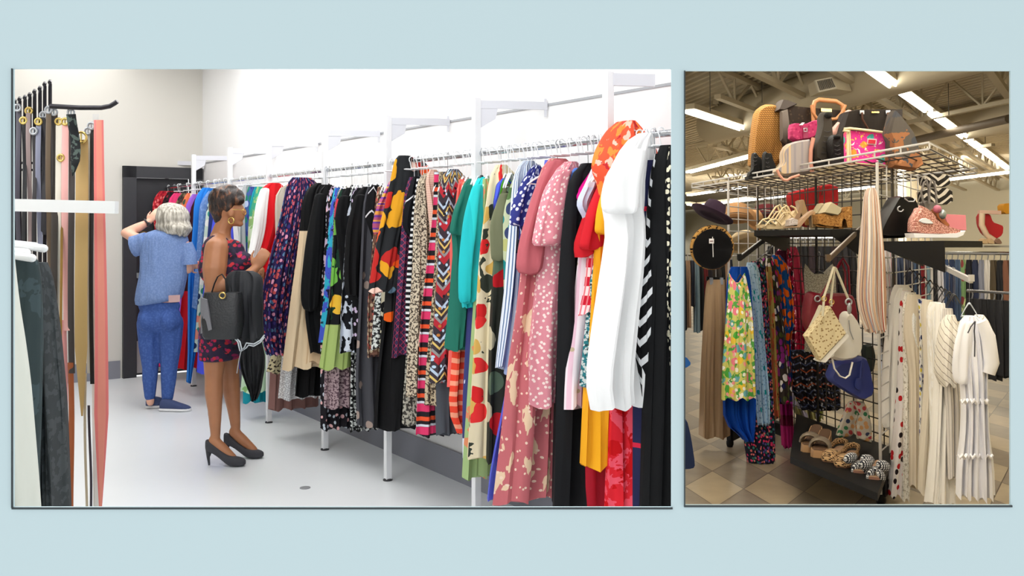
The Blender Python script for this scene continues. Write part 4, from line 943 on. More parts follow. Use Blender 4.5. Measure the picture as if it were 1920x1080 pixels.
# fluorescent rows
m_tube = mat('fluorescent_tube', (255, 252, 240), .5, emit=8)
def row(p0, p1, z, n, label, gap=.04, w=.16):
    a = G(p0[0], p0[1], z); b = G(p1[0], p1[1], z); t = thing('fluorescent_light', label, 'ceiling light', a)
    part('housing', MB().bar(a + Vector((0, 0, .07)), b + Vector((0, 0, .07)), w * 1.1, .08), m_beige, t)
    for i in range(n):
        q0 = a.lerp(b, (i + gap) / n); q1 = a.lerp(b, (i + 1 - gap) / n); d = (b - a).normalized(); s = Vector((d.y, -d.x, 0)) * w * .28
        for k in (-1, 1): part('tube', MB().tube([q0 + s * k, q1 + s * k], w * .17, 8), m_tube, t)
row((1612, 111), (1905, 326), 3.6, 4, 'brightest fluorescent strip sweeping down to the right corner')
row((1291, 207), (1425, 251), 3.6, 2, 'fluorescent strip at the upper left behind the rattan bag', w=.2)
row((1290, 323), (1418, 290), 3.55, 2, 'fluorescent strip at left just above the wire shelf', w=.2)
row((1290, 366), (1400, 350), 3.5, 2, 'fluorescent strip at left just below the wire shelf corner', w=.2)
row((1300, 386), (1520, 362), 3.3, 3, 'long distant fluorescent strip behind the grid above the hats', w=.24)
row((1480, 366), (1640, 350), 3.4, 2, 'distant fluorescent strip right of the red bag', w=.24)
row((1776, 337), (1898, 322), 3.5, 2, 'fluorescent strip along the far wall at right', w=.2)
row((1290, 383), (1320, 388), 3.3, 1, 'short distant fluorescent strip behind the purple hat', w=.2)
for x, y0, y1, Y in ((1333, 133, 208, 13), (1431, 133, 192, 13), (1782, 155, 215, 13), (1850, 235, 268, 18)):
    solo('hanging_wire', MB().tube([Q(x, y0, Y), Q(x, y1, Y)], .006, 5), mat('thin_dark_wire', (70, 62, 52), .6), {1333: 'thin suspension wire at far upper left of the ceiling', 1431: 'thin suspension wire above the rattan bag', 1782: 'thin suspension wire beside the bright strip', 1850: 'short suspension wire near the right edge'}[x], 'wire')
for x0, x1, Y, z1, lb in ((1690, 1712, 20, 3.6, 'square beige column right of the grid fixture'), (1718, 1740, 24, 3.6, 'second beige column behind the zebra bags')):
    a = Q(x0, 464, Y).x; b = Q(x1, 464, Y).x; solo('column', MB().box(((a + b) / 2, Y, 2), b - a, b - a, 4.0, .3), mat('column_paint', (190, 176, 146), .7), lb, 'column', ((a + b) / 2, Y, 0))
# ---- fixture of grid panels
def gridpanel(a, b, z0, z1, nv, nh, m, par, name='grid_panel', r=.0042, fr=.008):
    a = Vector(a); b = Vector(b); mb = MB()
    for i in range(1, nv):
        p = a.lerp(b, i / nv); mb.tube([Vector((p.x, p.y, z0)), Vector((p.x, p.y, z1))], r, 5)
    for j in range(nh + 1):
        z = z0 + (z1 - z0) * j / nh; mb.tube([Vector((a.x, a.y, z)), Vector((b.x, b.y, z))], r, 5)
    pn = part(name, mb, m, par)
    for p in (a, b): part('upright', MB().tube([Vector((p.x, p.y, z0 - .08)), Vector((p.x, p.y, z1))], fr * 1.2, 8), m, pn)
    return pn
Rn = G(1646, 942); Rf = G(1746, 836); Ln = G(1366, 835); Lf = G(1530, 751); Ca = G(1421, 807); Cb = G(1674, 913)
fx = thing('grid_display_rack', 'tall H-shaped display rack of chrome wire grid panels on black feet', 'display rack', (Cb.x, Cb.y, 0))
ZT = 2.0
gridpanel(Ln, Lf, .12, ZT, 11, 20, m_grid, fx); gridpanel(Rn, Rf, .12, ZT, 7, 20, m_grid, fx)
gridpanel(Ca, Ca.lerp(Cb, .5), .12, ZT, 8, 20, m_grid2, fx); gridpanel(Ca.lerp(Cb, .5), Cb, .12, ZT, 8, 20, m_grid2, fx)
for a, b in ((Ln, Ln.lerp(Lf, .5)), (Rn, Rn.lerp(Rf, .9)), (Ca, Cb)):
    part('base_foot', MB().bar(a + Vector((0, 0, .09)), b + Vector((0, 0, .09)), .05, .09), m_blk, fx)
part('base_foot', MB().bar(Ln + Vector((-.0, -.0, .05)), Ln + Vector((0, 0, .32)), .035), m_blk, fx); 
for p in (Ln, Rn, Rf, Lf): part('caster', MB().lathe((p.x, p.y, 0), [(.02, 0), (.028, .02), (.028, .04), (.012, .06)], 12), m_blk, fx)
# ---- wire shelf on top
zS = 2.03; s1_, s2_, s3_ = G(1298, 352, zS), G(1745, 279, zS), G(1834, 324, zS); s4_ = s1_ + (s3_ - s2_)
ws = thing('wire_shelf', 'large wire shelf lying across the top of the grid display rack', 'shelf', s2_)
mb = MB()
for i in range(27):
    q = i / 26; mb.tube([s2_.lerp(s1_, q), s3_.lerp(s4_, q)], .0045, 5)
for j in range(8):
    q = j / 7; mb.tube([s2_.lerp(s3_, q), s1_.lerp(s4_, q)], .0045, 5)
part('wire_deck', mb, mat('bronze_wire', (58, 48, 40), .5, metal=.3), ws)
rim = MB()
for dz in (0, .035):
    rim.tube([p + Vector((0, 0, dz)) for p in (s1_, s2_, s3_, s4_, s1_)], .0065, 6)
for i in range(14): p = s2_.lerp(s1_, i / 13); rim.tube([p, p + Vector((0, 0, .035))], .005, 5)
part('rim', rim, m_grid, ws)
# ---- black moulded shelves
def bshelf(pts, z, th, label, brk=None):
    t = thing('display_shelf', label, 'shelf', Vector((pts[0].x, pts[0].y, z)))
    part('shelf_board', MB().prism([(p.x, p.y) for p in pts][::-1], z - th, z), m_blk, t, smooth=False)
    for p, q in (brk or []): part('bracket', MB().extr([Vector((p.x, p.y, z - th)), Vector((q.x, q.y, z - th)), Vector((q.x, q.y, z - th - .13))], (.006, .004, 0)), m_blk, t, smooth=False)
    return t
L1 = [G(1414, 432, 1.61), G(1557, 430, 1.61), Q(1612, 430, 5.75), Q(1480, 430, 7.0)]
bshelf(L1, 1.61, .035, 'black shoe shelf with brackets on the left side of the grid rack, carrying four pairs', [(L1[0], L1[3]), (L1[1], L1[2])])
R_1 = [Q(1647, 449, 5.25), Q(1770, 449, 4.7), Q(1842, 449, 5.0), Q(1730, 449, 6.2)]
bshelf(R_1, 1.535, .035, 'black shelf jutting right below the glitter sneaker', [(R_1[0], R_1[3]), (R_1[0], R_1[1])])
B1 = [G(1478, 853, .25), G(1640, 921, .25), Cb + Vector((0, 0, 0)), Ca.lerp(Cb, .33)]
bshelf(B1, .25, .04, 'low black shelf near the floor carrying sandals and flats')
# ---- arms that carry clothes
def arm(a, b, m, label, w=.02):
    t = thing('waterfall_arm', label, 'hanging arm', b)
    br = part('arm_bar', MB().bar(a, b, w, w * 1.6), m, t); part('end_stop', MB().box(a + Vector((0, 0, .012)), w * 1.3, w * 1.3, w * 2), m, t)
    part('notches', MB().bar(a.lerp(b, .05) + Vector((0, 0, w * .8)), b + Vector((0, 0, w * .8)), w * .4, w * .3), m_grid, br); return t
armL = (Q(1386, 485, 6.1), Q(1455, 432, 7.1)); armM = (Q(1552, 487, 5.1), Q(1612, 430, 5.85)); armR = (Q(1820, 526, 4.3), Q(1703, 468, 5.6))
arm(*armL, m_blk, 'black sloping arm holding the bright printed dresses'); arm(*armM, mat('bronze_arm', (96, 78, 60), .45, metal=.5), 'bronze sloping arm holding the cream and red handbags', .018)
arm(*armR, m_grid, 'chrome sloping arm holding the white dresses', .016)
def HH(p, kind, label, group, rz=0): return hanger(p, rz, kind, label=label, group=group)
def D(name, label, Rp, rows, m, kind='black', nv=(1, 0, 0), cat=None, **k):
    o = hang(name, label, cat or name.replace('_', ' '), Rp, Vector(nv).normalized(), rows, m, **k)
    if kind:
        lb = {'black': 'black hanger on the left sloping arm of the grid rack', 'clear': 'clear hanger on the chrome sloping arm'}[kind] if kind in ('black', 'clear') else ''
        hanger(Rp, math.atan2(o.rotation_euler[2] and 0, 1), kind, label=lb, group=lb.replace('hanger', 'hangers'), hw=o['_hw'])
    return o
def AP(arm_, q, dz=-.0): a, b = arm_; p = a.lerp(b, q); return p + Vector((0, 0, dz))
# left arm, far to near
D('dress', 'crimson velvet long-sleeved dress with circle embossing left of the crochet top', AP(armL, .98), [(463, 1480, 1492), (480, 1466, 1500), (540, 1470, 1506), (600, 1475, 1511), (710, 1480, 1513)], pat('crimson_circle', (134, 16, 50), (S, 12, .3, [(110, 10, 36)]), (S, 12, .2, [(150, 24, 60)]), ('below', -.85, (158, 12, 52)), rough=.45), T=.06, k=2)
D('dress', 'magenta blouse with a paisley border between the blue-orange and crimson dresses', AP(armL, .8), [(466, 1460, 1478), (480, 1450, 1486), (600, 1452, 1492), (680, 1455, 1492)], pat('paisley', (168, 24, 72), ('noise', 30, .56, (236, 220, 226)), (S, 14, .3, [(120, 10, 40), (30, 20, 40)]), warp=.04), cat='blouse')
D('dress', 'plum dress with a bright fuchsia hem hanging lowest behind the flowered dress', AP(armL, .66), [(470, 1455, 1475), (720, 1458, 1482), (835, 1463, 1487)], pat('plum_fuch', (70, 8, 40), ('below', -1.0, (158, 14, 108)), ('below', -1.3, (110, 10, 60)), ('below', -1.38, (190, 40, 120))))
D('dress', 'cobalt blue blouse with large orange ovals and a twisted front', AP(armL, .52), [(478, 1448, 1462), (490, 1443, 1474), (540, 1445, 1484), (600, 1450, 1489), (640, 1456, 1478), (730, 1470, 1482)], pat('blue_orange', (14, 84, 156), (S, 13, .36, [(236, 110, 20)]), ('noise', 16, .6, (230, 104, 24)), warp=.03), T=.05, cat='blouse')
D('dress', 'black dress with magenta and white flowers in upright panels', AP(armL, .42), [(484, 1430, 1450), (500, 1424, 1456), (620, 1436, 1470), (700, 1437, 1480), (752, 1438, 1483)], pat('magenta_flow', (60, 52, 48), (S, 20, .42, [(224, 24, 130), (240, 236, 236), (80, 90, 50), (150, 50, 140), (40, 40, 90)]), warp=.05), T=.05, k=3)
D('scarf', 'orange and tan hem swirling out under the flowered dress', AP(armL, .36), [(500, 1436, 1446), (750, 1440, 1458), (780, 1443, 1460)], pat('tan_orange', (196, 176, 104), ('noise', 9, .52, (214, 120, 84)), ('noise', 8, .62, (120, 60, 30))), kind=None)
D('dress', 'long black dress densely covered in tiny pink and blue blossoms', AP(armL, .28), [(490, 1408, 1424), (505, 1402, 1436), (600, 1410, 1440), (700, 1400, 1444), (800, 1388, 1450), (862, 1398, 1450)], pat('tiny_flow', (26, 30, 48), (S, 46, .4, [(230, 60, 110), (60, 130, 120), (90, 80, 150), (240, 130, 130), (26, 30, 48)])), T=.06, k=4)
D('dress', 'pale blue shirt dress with small turquoise diamonds', AP(armL, .2), [(492, 1400, 1416), (506, 1396, 1424), (600, 1410, 1428), (680, 1412, 1434), (745, 1413, 1440), (792, 1418, 1440)], pat('pale_blue_dia', (178, 208, 232), (S, 30, .18, [(110, 150, 190)]), (S, 7, .12, [(20, 150, 160)])), T=.05)
D('dress', 'cobalt blue dress whose plain hem hangs under the yellow flowered dress', AP(armL, .12), [(500, 1370, 1400), (520, 1362, 1406), (600, 1358, 1410), (740, 1352, 1414), (806, 1354, 1412), (822, 1390, 1410)], c('cobalt', (0, 66, 164)), T=.045, k=3, amp=.018)
D('dress', 'sleeveless yellow, green and pink flowered dress at the front of the left arm', AP(armL, .02), [(511, 1366, 1396), (520, 1365, 1398), (560, 1363, 1406), (600, 1359, 1410), (680, 1352, 1413), (745, 1350, 1415)], pat('yellow_flow', (214, 212, 120), (S, 15, .4, [(86, 176, 70), (240, 130, 150), (240, 206, 70), (236, 240, 226), (110, 180, 190)]), ('noise', 20, .56, (90, 170, 80)), (S, 18, .22, [(248, 160, 160), (250, 250, 240)]), warp=.06), T=.06, k=3, neck=.08)
# tan trousers at the far left on a clip hanger
o = D('trousers', 'long tan trousers clipped at the far left of the grid rack', Q(1342, 492, 6.7), [(524, 1326, 1359), (540, 1322, 1359), (600, 1318, 1362), (700, 1312, 1364), (816, 1308, 1366)], mat('tan_twill', (172, 144, 112), .85), kind=None, T=.06, k=2, amp=.02)
ht = thing('trouser_hanger', 'dark clip hanger above the long tan trousers', 'hanger', Q(1342, 480, 6.7)); part('clip_bar', MB().bar(Q(1324, 522, 6.7), Q(1358, 524, 6.7), .02, .03), m_blk, ht); part('hanger_hook', MB().tube([Q(1342, 522, 6.7), Q(1342, 500, 6.7), Q(1346, 494, 6.7), Q(1342, 489, 6.7), Q(1337, 494, 6.7)], .004, 6), m_steel, ht)
for x in (1333, 1352): part('clip', MB().box(Q(x, 527, 6.68), .022, .03, .05), mat('clear_clip', (150, 156, 164), .3), ht)
# tops and bags on the middle panel
D('sweater', 'grey crochet knit sweater on a black hanger behind the cream handbags', Q(1535, 478, 6.3), [(494, 1509, 1560), (510, 1506, 1566), (600, 1510, 1566), (655, 1505, 1560)], pat('crochet', (170, 164, 148), ('net', 50, .05, (120, 112, 98)), (S, 60, .15, [(96, 90, 80)])), neck=.1, T=.04, k=1)
D('skirt', 'black bohemian border print skirt with orange zigzags low on the middle panel', Q(1525, 640, 6.6), [(655, 1478, 1570), (690, 1478, 1572), (720, 1478, 1574), (765, 1500, 1575)], pat('boho', (20, 18, 24), ('zig', .1, .1, (170, 80, 50), .12, .05), ('zig', .1, .1, (70, 80, 110), .12, .05, .5), (S, 34, .26, [(150, 150, 160), (40, 40, 60)])), kind=None, T=.035, k=5)
D('scarf', 'sheer scarf with olive and lilac flowers behind the low grid', Q(1505, 700, 7.0), [(722, 1482, 1535), (760, 1482, 1540), (785, 1494, 1540)], pat('olive_lilac', (150, 146, 96), (S, 12, .4, [(180, 174, 200), (110, 116, 50), (200, 196, 170)])), kind=None, T=.02)
# second row of the middle arm
D('dress', 'cream and rust striped summer dress hanging at the corner post', Q(1640, 335, 4.95), [(352, 1628, 1640), (362, 1620, 1648), (480, 1612, 1655), (560, 1606, 1657), (592, 1612, 1656), (620, 1624, 1656)], pat('rust_stripe', (226, 216, 204), ('vs', .035, .16, (190, 110, 90)), ('vs', .052, .12, (150, 150, 160)), ('vs', .08, .2, (204, 170, 140))), kind=None, T=.05, k=5, amp=.016)
D('dress', 'white dress with thin pink and grey stripes seen through the right grid', Q(1664, 345, 6.0), [(470, 1650, 1672), (560, 1656, 1676), (608, 1655, 1672)], pat('pink_grey_stripe', (226, 222, 222), ('vs', .03, .18, (200, 140, 150)), ('vs', .045, .14, (120, 120, 130))), kind=None, T=.03, k=3)
# ---- white clothes on the right arm, far to near
WH = (236, 234, 230)
def Wd(q, rows, m, label, name='dress', kind='black', nv=(1, -.25, 0), **k):
    k.setdefault('k', 1.6); k.setdefault('amp', .009)
    p = AP(armR, q); p = Vector((p.x, p.y, p.z))
    o = hang(name, label, name.replace('_', ' '), p, Vector(nv).normalized(), rows, m, **k)
    if kind: hanger(p, math.atan2(nv[1], nv[0]), kind, label='%s hanger on the chrome sloping arm of the white dresses' % kind, group='%s hangers on the chrome sloping arm' % kind, hw=o['_hw'])
    return o
Wd(.98, [(534, 1676, 1702), (550, 1668, 1712), (620, 1660, 1705), (700, 1655, 1700), (720, 1654, 1690), (802, 1657, 1690)], c('ivory_wh', (248, 244, 238)), 'ivory long-sleeved dress hanging nearest the grid, sleeve reaching low', kind='black', T=.05, sleeve=[(552, 1680, .03), (620, 1666, .04), (700, 1659, .045), (780, 1657, .05), (802, 1659, .045)])
Wd(.9, [(540, 1684, 1708), (560, 1674, 1716), (700, 1668, 1700), (840, 1663, 1690), (842, 1664, 1692)], c('soft_wh', (250, 247, 240)), 'soft white long dress behind the red poppy hem', kind='black', T=.04)
Wd(.8, [(545, 1690, 1712), (570, 1684, 1716), (700, 1680, 1706), (790, 1672, 1700), (925, 1658, 1684)], pat('poppy', (238, 232, 230), (S, 16, .26, [(196, 34, 40), (40, 30, 34), (196, 34, 40)])), 'white dress with red poppies down to its low hem', T=.035)
Wd(.7, [(548, 1696, 1716), (570, 1690, 1722), (700, 1690, 1712), (850, 1688, 1706), (932, 1684, 1700)], pat('lace_wh', (240, 236, 226), ('noise', 60, .56, (190, 182, 166))), 'white lace strip dress just right of the poppy dress', T=.03)
Wd(.6, [(552, 1700, 1724), (568, 1696, 1730), (620, 1690, 1726), (700, 1702, 1722), (836, 1700, 1720), (906, 1698, 1722)], c('oat', (214, 202, 182)), 'oatmeal knit cardigan with folded sleeves between lace and blue flowers', 'cardigan', T=.05, kind='black')
Wd(.62, [(565, 1700, 1720), (580, 1694, 1724), (620, 1690, 1726), (652, 1706, 1724)], pat('knit_wh', (236, 236, 232), ('net', 60, .04, (205, 205, 200))), 'white knit short top with ribbed sleeve beside the ivory dress', 'sweater', kind=None, T=.06)
Wd(.5, [(560, 1718, 1736), (600, 1722, 1738), (700, 1720, 1734), (846, 1718, 1736)], pat('blue_flow', (232, 230, 224), (S, 22, .26, [(30, 50, 100), (210, 190, 60), (120, 120, 160)]), ('noise', 34, .6, (90, 90, 110))), 'white dress with navy and yellow flowers in the middle of the white clothes', T=.03, kind='black')
Wd(.42, [(562, 1728, 1746), (580, 1724, 1750), (700, 1730, 1756), (915, 1712, 1742), (918, 1714, 1740)], c('cream_long', (222, 212, 194)), 'cream long coat behind the white feather-texture dress', 'coat', T=.045, kind='black')
Wd(.36, [(566, 1742, 1762), (580, 1734, 1766), (720, 1738, 1772), (860, 1740, 1772), (872, 1746, 1770)], pat('feather', (240, 236, 226), ('noise', 40, .5, (246, 244, 240), (1, 1, .4)), bump=.4), 'fuzzy white feather-texture dress left of the striped blouse', T=.05, k=4)
Wd(.3, [(568, 1752, 1770), (700, 1750, 1780), (860, 1738, 1780), (937, 1728, 1786)], c('offwh2', (252, 249, 243)), 'off-white flared dress whose hem spreads lowest beside the front dress', T=.06, k=3, amp=.02)
Wd(.24, [(578, 1766, 1784), (640, 1762, 1790), (760, 1768, 1796), (890, 1770, 1792)], pat('grey_lin', (222, 216, 210), ('vs', .03, .15, (160, 156, 152))), 'white dress with fine grey stripes just behind the front dress', T=.04)
Wd(.22, [(590, 1772, 1788), (606, 1760, 1794), (650, 1752, 1796), (700, 1748, 1792), (718, 1758, 1790)], pat('diag_stripe', (232, 226, 214), ('ds', .06, .1, (120, 106, 100), -1.6)), 'cream blouse with diagonal brown pinstripes left of the front dress', 'blouse', T=.07, k=2)
Wd(.1, [(590, 1826, 1842), (600, 1820, 1850), (630, 1826, 1863)], pat('stripe_slv', (232, 228, 220), ('ds', .05, .1, (140, 120, 110), 1.6)), 'striped short sleeve peeking out right behind the front dress', 'blouse', kind=None, T=.05)
fd = Wd(.03, [(592, 1806, 1828), (600, 1796, 1840), (640, 1790, 1850), (748, 1798, 1846), (800, 1796, 1848), (850, 1791, 1853), (852, 1788, 1856), (925, 1784, 1858)], c('snow', (246, 246, 252)), 'white puff-sleeved tiered dress at the front of the chrome arm', T=.075, k=5, amp=.02, kind='clear',
   sleeve=[(600, 1806, .025), (630, 1798, .042), (680, 1793, .05), (712, 1793, .045), (718, 1794, .035)])
def sub(par, pts, rs, m, name='sleeve', flat=.6):
    mb = MB(); mb.tube(pts, rs, 12, flat=flat, up=(1, 0, 0)); return part(name, mb, m, par)
pR = AP(armR, .03); sub(fd, [Q(x, y, pR.y - .08) for x, y in ((1838, 602), (1850, 630), (1856, 680), (1850, 700))], [.025, .034, .036, .03], MATS['snow'])
bw_ = MB(); bw_.tube([Q(x, y, pR.y - .13) for x, y in ((1826, 602), (1824, 620), (1825, 640), (1824, 668))], .003, 6); bw_.tube([Q(x, y, pR.y - .13) for x, y in ((1826, 602), (1818, 612), (1812, 624))], .003, 6); part('drawstring', bw_, mat('grey_cord', (70, 70, 80), .7), fd)
for yy, w0, w1 in ((748, 1797, 1847), (850, 1790, 1854)):
    part('ruffle', MB().tube([Q(w0 + (w1 - w0) * i / 16, yy + (6 if i % 2 else 0), pR.y - .085 - .01 * math.sin(i)) for i in range(17)], .008, 6), MATS['snow'], fd)
# ================================================================== GOODS ON THE GRID RACK
def puffmesh(poly, Y, th, k=.16, n=7, sh=0.0, fn=Q):
    """rounded solid from an outline standing at distance Y and th deep"""
    pts = [fn(x, y, Y) for x, y in poly]; c_ = sum(pts, Vector()) / len(pts); loops = []
    for j in range(n):
        t = j / (n - 1); u = 2 * t - 1; s = 1 - k * abs(u) ** 3
        loops.append([c_ + (p - c_) * s + Vector((sh * t, th * t, 0)) for p in pts])
    return MB().loft(loops[::-1])
def rnd_poly(poly, it=2):
    for _ in range(it):
        o = []
        for a, b in zip(poly, poly[1:] + poly[:1]):
            o += [(a[0] * .8 + b[0] * .2, a[1] * .8 + b[1] * .2), (a[0] * .2 + b[0] * .8, a[1] * .2 + b[1] * .8)]
        poly = o
    return poly
def item(name, label, cat, poly, Y, th, m, k=.14, rd=1, body='body', group=None):
    base = Q(sum(p[0] for p in poly) / len(poly), max(p[1] for p in poly), Y)
    t = thing(name, label, cat, base, 0, group)
    part(body, puffmesh(rnd_poly(poly, rd), Y, th, k), m, t); return t
def ptube(name, t, pts, Y, r, m, flat=1, n=8, **k):
    return part(name, MB().tube([Q(x, y, Y + (z[0] if z else 0)) for x, y, *z in pts], r, n, flat=flat, up=(0, 1, 0) if flat != 1 else None), m, t, **k)
def pbox(name, t, poly, Y, th, m, **k):
    return part(name, MB().extr([Q(x, y, Y) for x, y in poly], (0, th, 0)), m, t, smooth=False, **k)
m_tanl = mat('tan_leather', (170, 112, 66), .5); m_rim = mat('cream_piping', (222, 202, 160), .5)
rat = pat('rattan', (176, 128, 66), ('ds', .018, .25, (92, 58, 26), .8), ('hs', .016, .28, (110, 72, 34)), bump=.6)
item('rattan_bag', 'tall woven rattan bag at the left end of the stacked handbags', 'bag', [(1424, 203), (1438, 192), (1458, 192), (1469, 202), (1473, 250), (1471, 312), (1411, 318), (1414, 268), (1420, 225)], 7.1, .2, rat)
t = item('monogram_tote', 'dark brown patterned tote with tan handles behind the pink clutch', 'handbag', [(1470, 192), (1500, 197), (1592, 205), (1598, 230), (1597, 300), (1480, 302), (1468, 262)], 7.05, .22, pat('monogram', (42, 32, 25), (S, 26, .2, [(66, 54, 40), (58, 44, 32)]), rough=.7), .05, 0)
part('side_flap', puffmesh([(1461, 205), (1470, 184), (1480, 185), (1500, 193), (1484, 200), (1472, 206)], 7.0, .2), mat('brown_gusset', (58, 48, 42), .6), t)
part('gusset', puffmesh([(1468, 206), (1480, 202), (1484, 240), (1478, 268), (1468, 262)], 6.98, .08), mat('grey_brown_gusset', (84, 74, 66), .6), t)
ptube('handle', t, [(1528, 240), (1527, 200), (1530, 190), (1538, 186), (1570, 189), (1582, 196), (1588, 240)], 7.0, .018, m_tanl)
ptube('handle', t, [(1524, 196), (1525, 208), (1533, 220), (1545, 224), (1570, 222), (1580, 212), (1588, 196)], 6.98, .012, m_tanl)
pbox('clasp', t, [(1542, 202), (1562, 203), (1562, 209), (1542, 208)], 7.02, .02, m_gold)
t = item('clutch_purse', 'raspberry pink clutch with a silver buckle in front of the dark brown tote', 'purse', [(1484, 232), (1495, 229), (1512, 232), (1535, 222), (1543, 226), (1541, 245), (1528, 260), (1484, 265)], 6.75, .1, pat('raspberry', (172, 50, 96), (S, 34, .26, [(150, 34, 80), (190, 70, 110)])))
pbox('strap_tab', t, [(1508, 236), (1517, 236), (1517, 258), (1508, 259)], 6.74, .015, mat('berry_tab', (150, 36, 80), .5)); part('buckle', MB().torus(Q(1512, 243, 6.72), .016, .004, (0, 1, 0), 4), m_steel, t)
pbox('price_tag', t, [(1500, 234), (1506, 229), (1511, 229), (1507, 234)], 6.74, .003, mat('paper_tag', (226, 224, 228), .8))
t = item('shawl', 'folded grey and cream shawl draped at the front of the top wire shelf', 'shawl', [(1473, 282), (1481, 268), (1500, 262), (1529, 258), (1528, 322), (1500, 326), (1466, 330), (1457, 318), (1474, 308)], 6.2, .16, pat('grey_cream', (160, 152, 150), ('xlt', -.02, (196, 172, 142)), ('vs', .05, .3, (146, 140, 144))), .12)
ptube('pink_trim', t, [(1527, 258), (1522, 280), (1521, 300), (1524, 322)], 6.18, .014, mat('salmon_trim', (200, 140, 120), .6))
ptube('trailing_strap', t, [(1458, 318), (1462, 328), (1470, 337), (1477, 338), (1484, 333), (1500, 328)], 6.0, .009, mat('salmon_trim', (0, 0, 0)))
m_bb = mat('black_boot_leather', (8, 8, 8), .55, bump=.2, bscale=60, spec=.25); m_sole = mat('black_sole', (16, 16, 17), .7)
def boot(label, poly, Y, th, op, lace, sole, m=None):
    t = item('boot', label, 'boot', poly, Y, th, m or m_bb, .12, 1)
    if op: part('opening', MB().ell(Q(op[0], op[1], Y + .0), op[2], .03, op[3]), mat('boot_inside', (8, 8, 9), .9), t)
    lc = MB()
    for (x0, x1, y) in lace: lc.tube([Q(x0, y, Y - .012), Q((x0 + x1) / 2, y + 2, Y - .02), Q(x1, y, Y - .012)], .0035, 5)
    part('laces', lc, mat('black_lace_cord', (48, 44, 44), .8), t); part('boot_sole', puffmesh(sole, Y - .01, th + .02, .05), m_sole, t)
boot('small black lace-up boot at the left of the wire shelf, toe outwards', [(1414, 286), (1420, 284), (1425, 292), (1431, 296), (1431, 318), (1432, 331), (1404, 333), (1406, 324), (1414, 318)], 6.9, .09, None, [(1414, 1421, 294), (1412, 1420, 301), (1411, 1420, 308)], [(1403, 330), (1432, 328), (1432, 334), (1404, 336)])
boot('small black boot beside the rattan bag, right one of the small pair', [(1434, 290), (1437, 282), (1442, 286), (1449, 286), (1451, 298), (1456, 308), (1458, 318), (1456, 326), (1434, 329)], 6.75, .09, None, [(1436, 1442, 296), (1437, 1443, 304), (1438, 1444, 312)], [(1434, 326), (1457, 323), (1458, 328), (1434, 332)])
m_hk = mat('olive_suede', (52, 46, 38), .85)
boot('tall dark hiking boot standing in front of the dark brown tote', [(1545, 212), (1549, 206), (1557, 207), (1563, 214), (1565, 250), (1566, 280), (1570, 304), (1532, 306), (1531, 275), (1540, 255), (1546, 230)], 6.15, .13, (1555, 215, .028, .022), [(1547, 1560, 245), (1546, 1560, 255), (1545, 1560, 265), (1543, 1560, 275), (1541, 1560, 285)], [(1531, 302), (1571, 300), (1571, 308), (1532, 310)], m_hk)
boot('second hiking boot lying lower beside the pink flowered tote', [(1561, 262), (1566, 250), (1576, 252), (1581, 262), (1584, 278), (1591, 290), (1592, 302), (1564, 305)], 6.0, .13, (1571, 256, .025, .014), [(1566, 1576, 272), (1566, 1577, 280), (1567, 1578, 288)], [(1563, 300), (1593, 298), (1593, 305), (1564, 308)], m_bb)
item('slipper_boot', 'pale pink slipper boot leaning against the black tote', 'slipper', [(1594, 204), (1601, 204), (1606, 210), (1602, 226), (1594, 250), (1578, 262), (1566, 250), (1566, 240), (1582, 222)], 6.5, .1, mat('pale_pink_plush', (206, 158, 146), .8))
t = item('black_tote', 'black checked tote with brown handles behind the pink flowered tote', 'handbag', [(1592, 207), (1610, 203), (1698, 202), (1698, 240), (1690, 292), (1592, 292), (1574, 268)], 6.4, .2, pat('black_check', (30, 25, 22), ('hs', .012, .3, (44, 37, 32)), ('vs', .012, .3, (40, 34, 29))), .05, 0)
for x in (1619, 1668): ptube('handle', t, [(x, 210), (x, 222), (x + (10 if x < 1640 else -2), 240), (x + (18 if x < 1640 else -8), 262)], 6.37, .012, mat('brown_strap', (84, 52, 36), .5), flat=.5); pbox('strap_loop', t, [(x - 4, 206), (x + 4, 206), (x + 4, 213), (x - 4, 213)], 6.38, .01, m_steel)
pbox('name_plate', t, [(1637, 208), (1651, 208), (1651, 211), (1637, 211)], 6.38, .01, m_gold)
fl = pat('pink_flowers', (226, 60, 150), ('noise', 30, .62, (250, 226, 236)), (S, 14, .34, [(226, 60, 150), (240, 150, 60), (226, 60, 150), (232, 90, 110), (70, 170, 160)]), ('noise', 44, .64, (240, 200, 90)), warp=.05, wscale=20)
t = item('floral_tote', 'bright pink flowered tote with cream edging on the wire shelf', 'handbag', [(1597, 243), (1676, 250), (1676, 311), (1598, 304)], 5.7, .14, fl, .04, 0)
ptube('piping', t, [(1595, 241), (1678, 249), (1677, 312), (1597, 305), (1595, 241)], 5.69, .006, m_rim)
ptube('handle', t, [(1686, 252), (1640, 245), (1596, 240), (1585, 241), (1583, 244), (1594, 246)], 5.67, .008, m_rim); ptube('side_strap', t, [(1592, 243), (1592, 304)], 5.7, .01, m_rim)
lb = pbox('label_patch', t, [(1629, 259), (1646, 260), (1645, 271), (1628, 270)], 5.69, .006, mat('patch_white', (236, 200, 204), .7)); pbox('label_patch', t, [(1631, 261), (1644, 262), (1643, 269), (1630, 268)], 5.684, .006, mat('patch_red', (206, 40, 60), .7))
item('silk_scarf', 'grey and apricot silk scarf standing peaked at the right of the handbags', 'scarf', [(1683, 204), (1692, 214), (1706, 232), (1716, 246), (1724, 268), (1735, 310), (1722, 318), (1678, 312), (1678, 262), (1672, 246)], 5.5, .14, pat('grey_apricot', (86, 80, 74), ('below', .075, (176, 118, 78)), ('noise', 9, .56, (150, 100, 66)), ('noise', 13, .6, (70, 72, 78)), warp=.12), .06, 0)
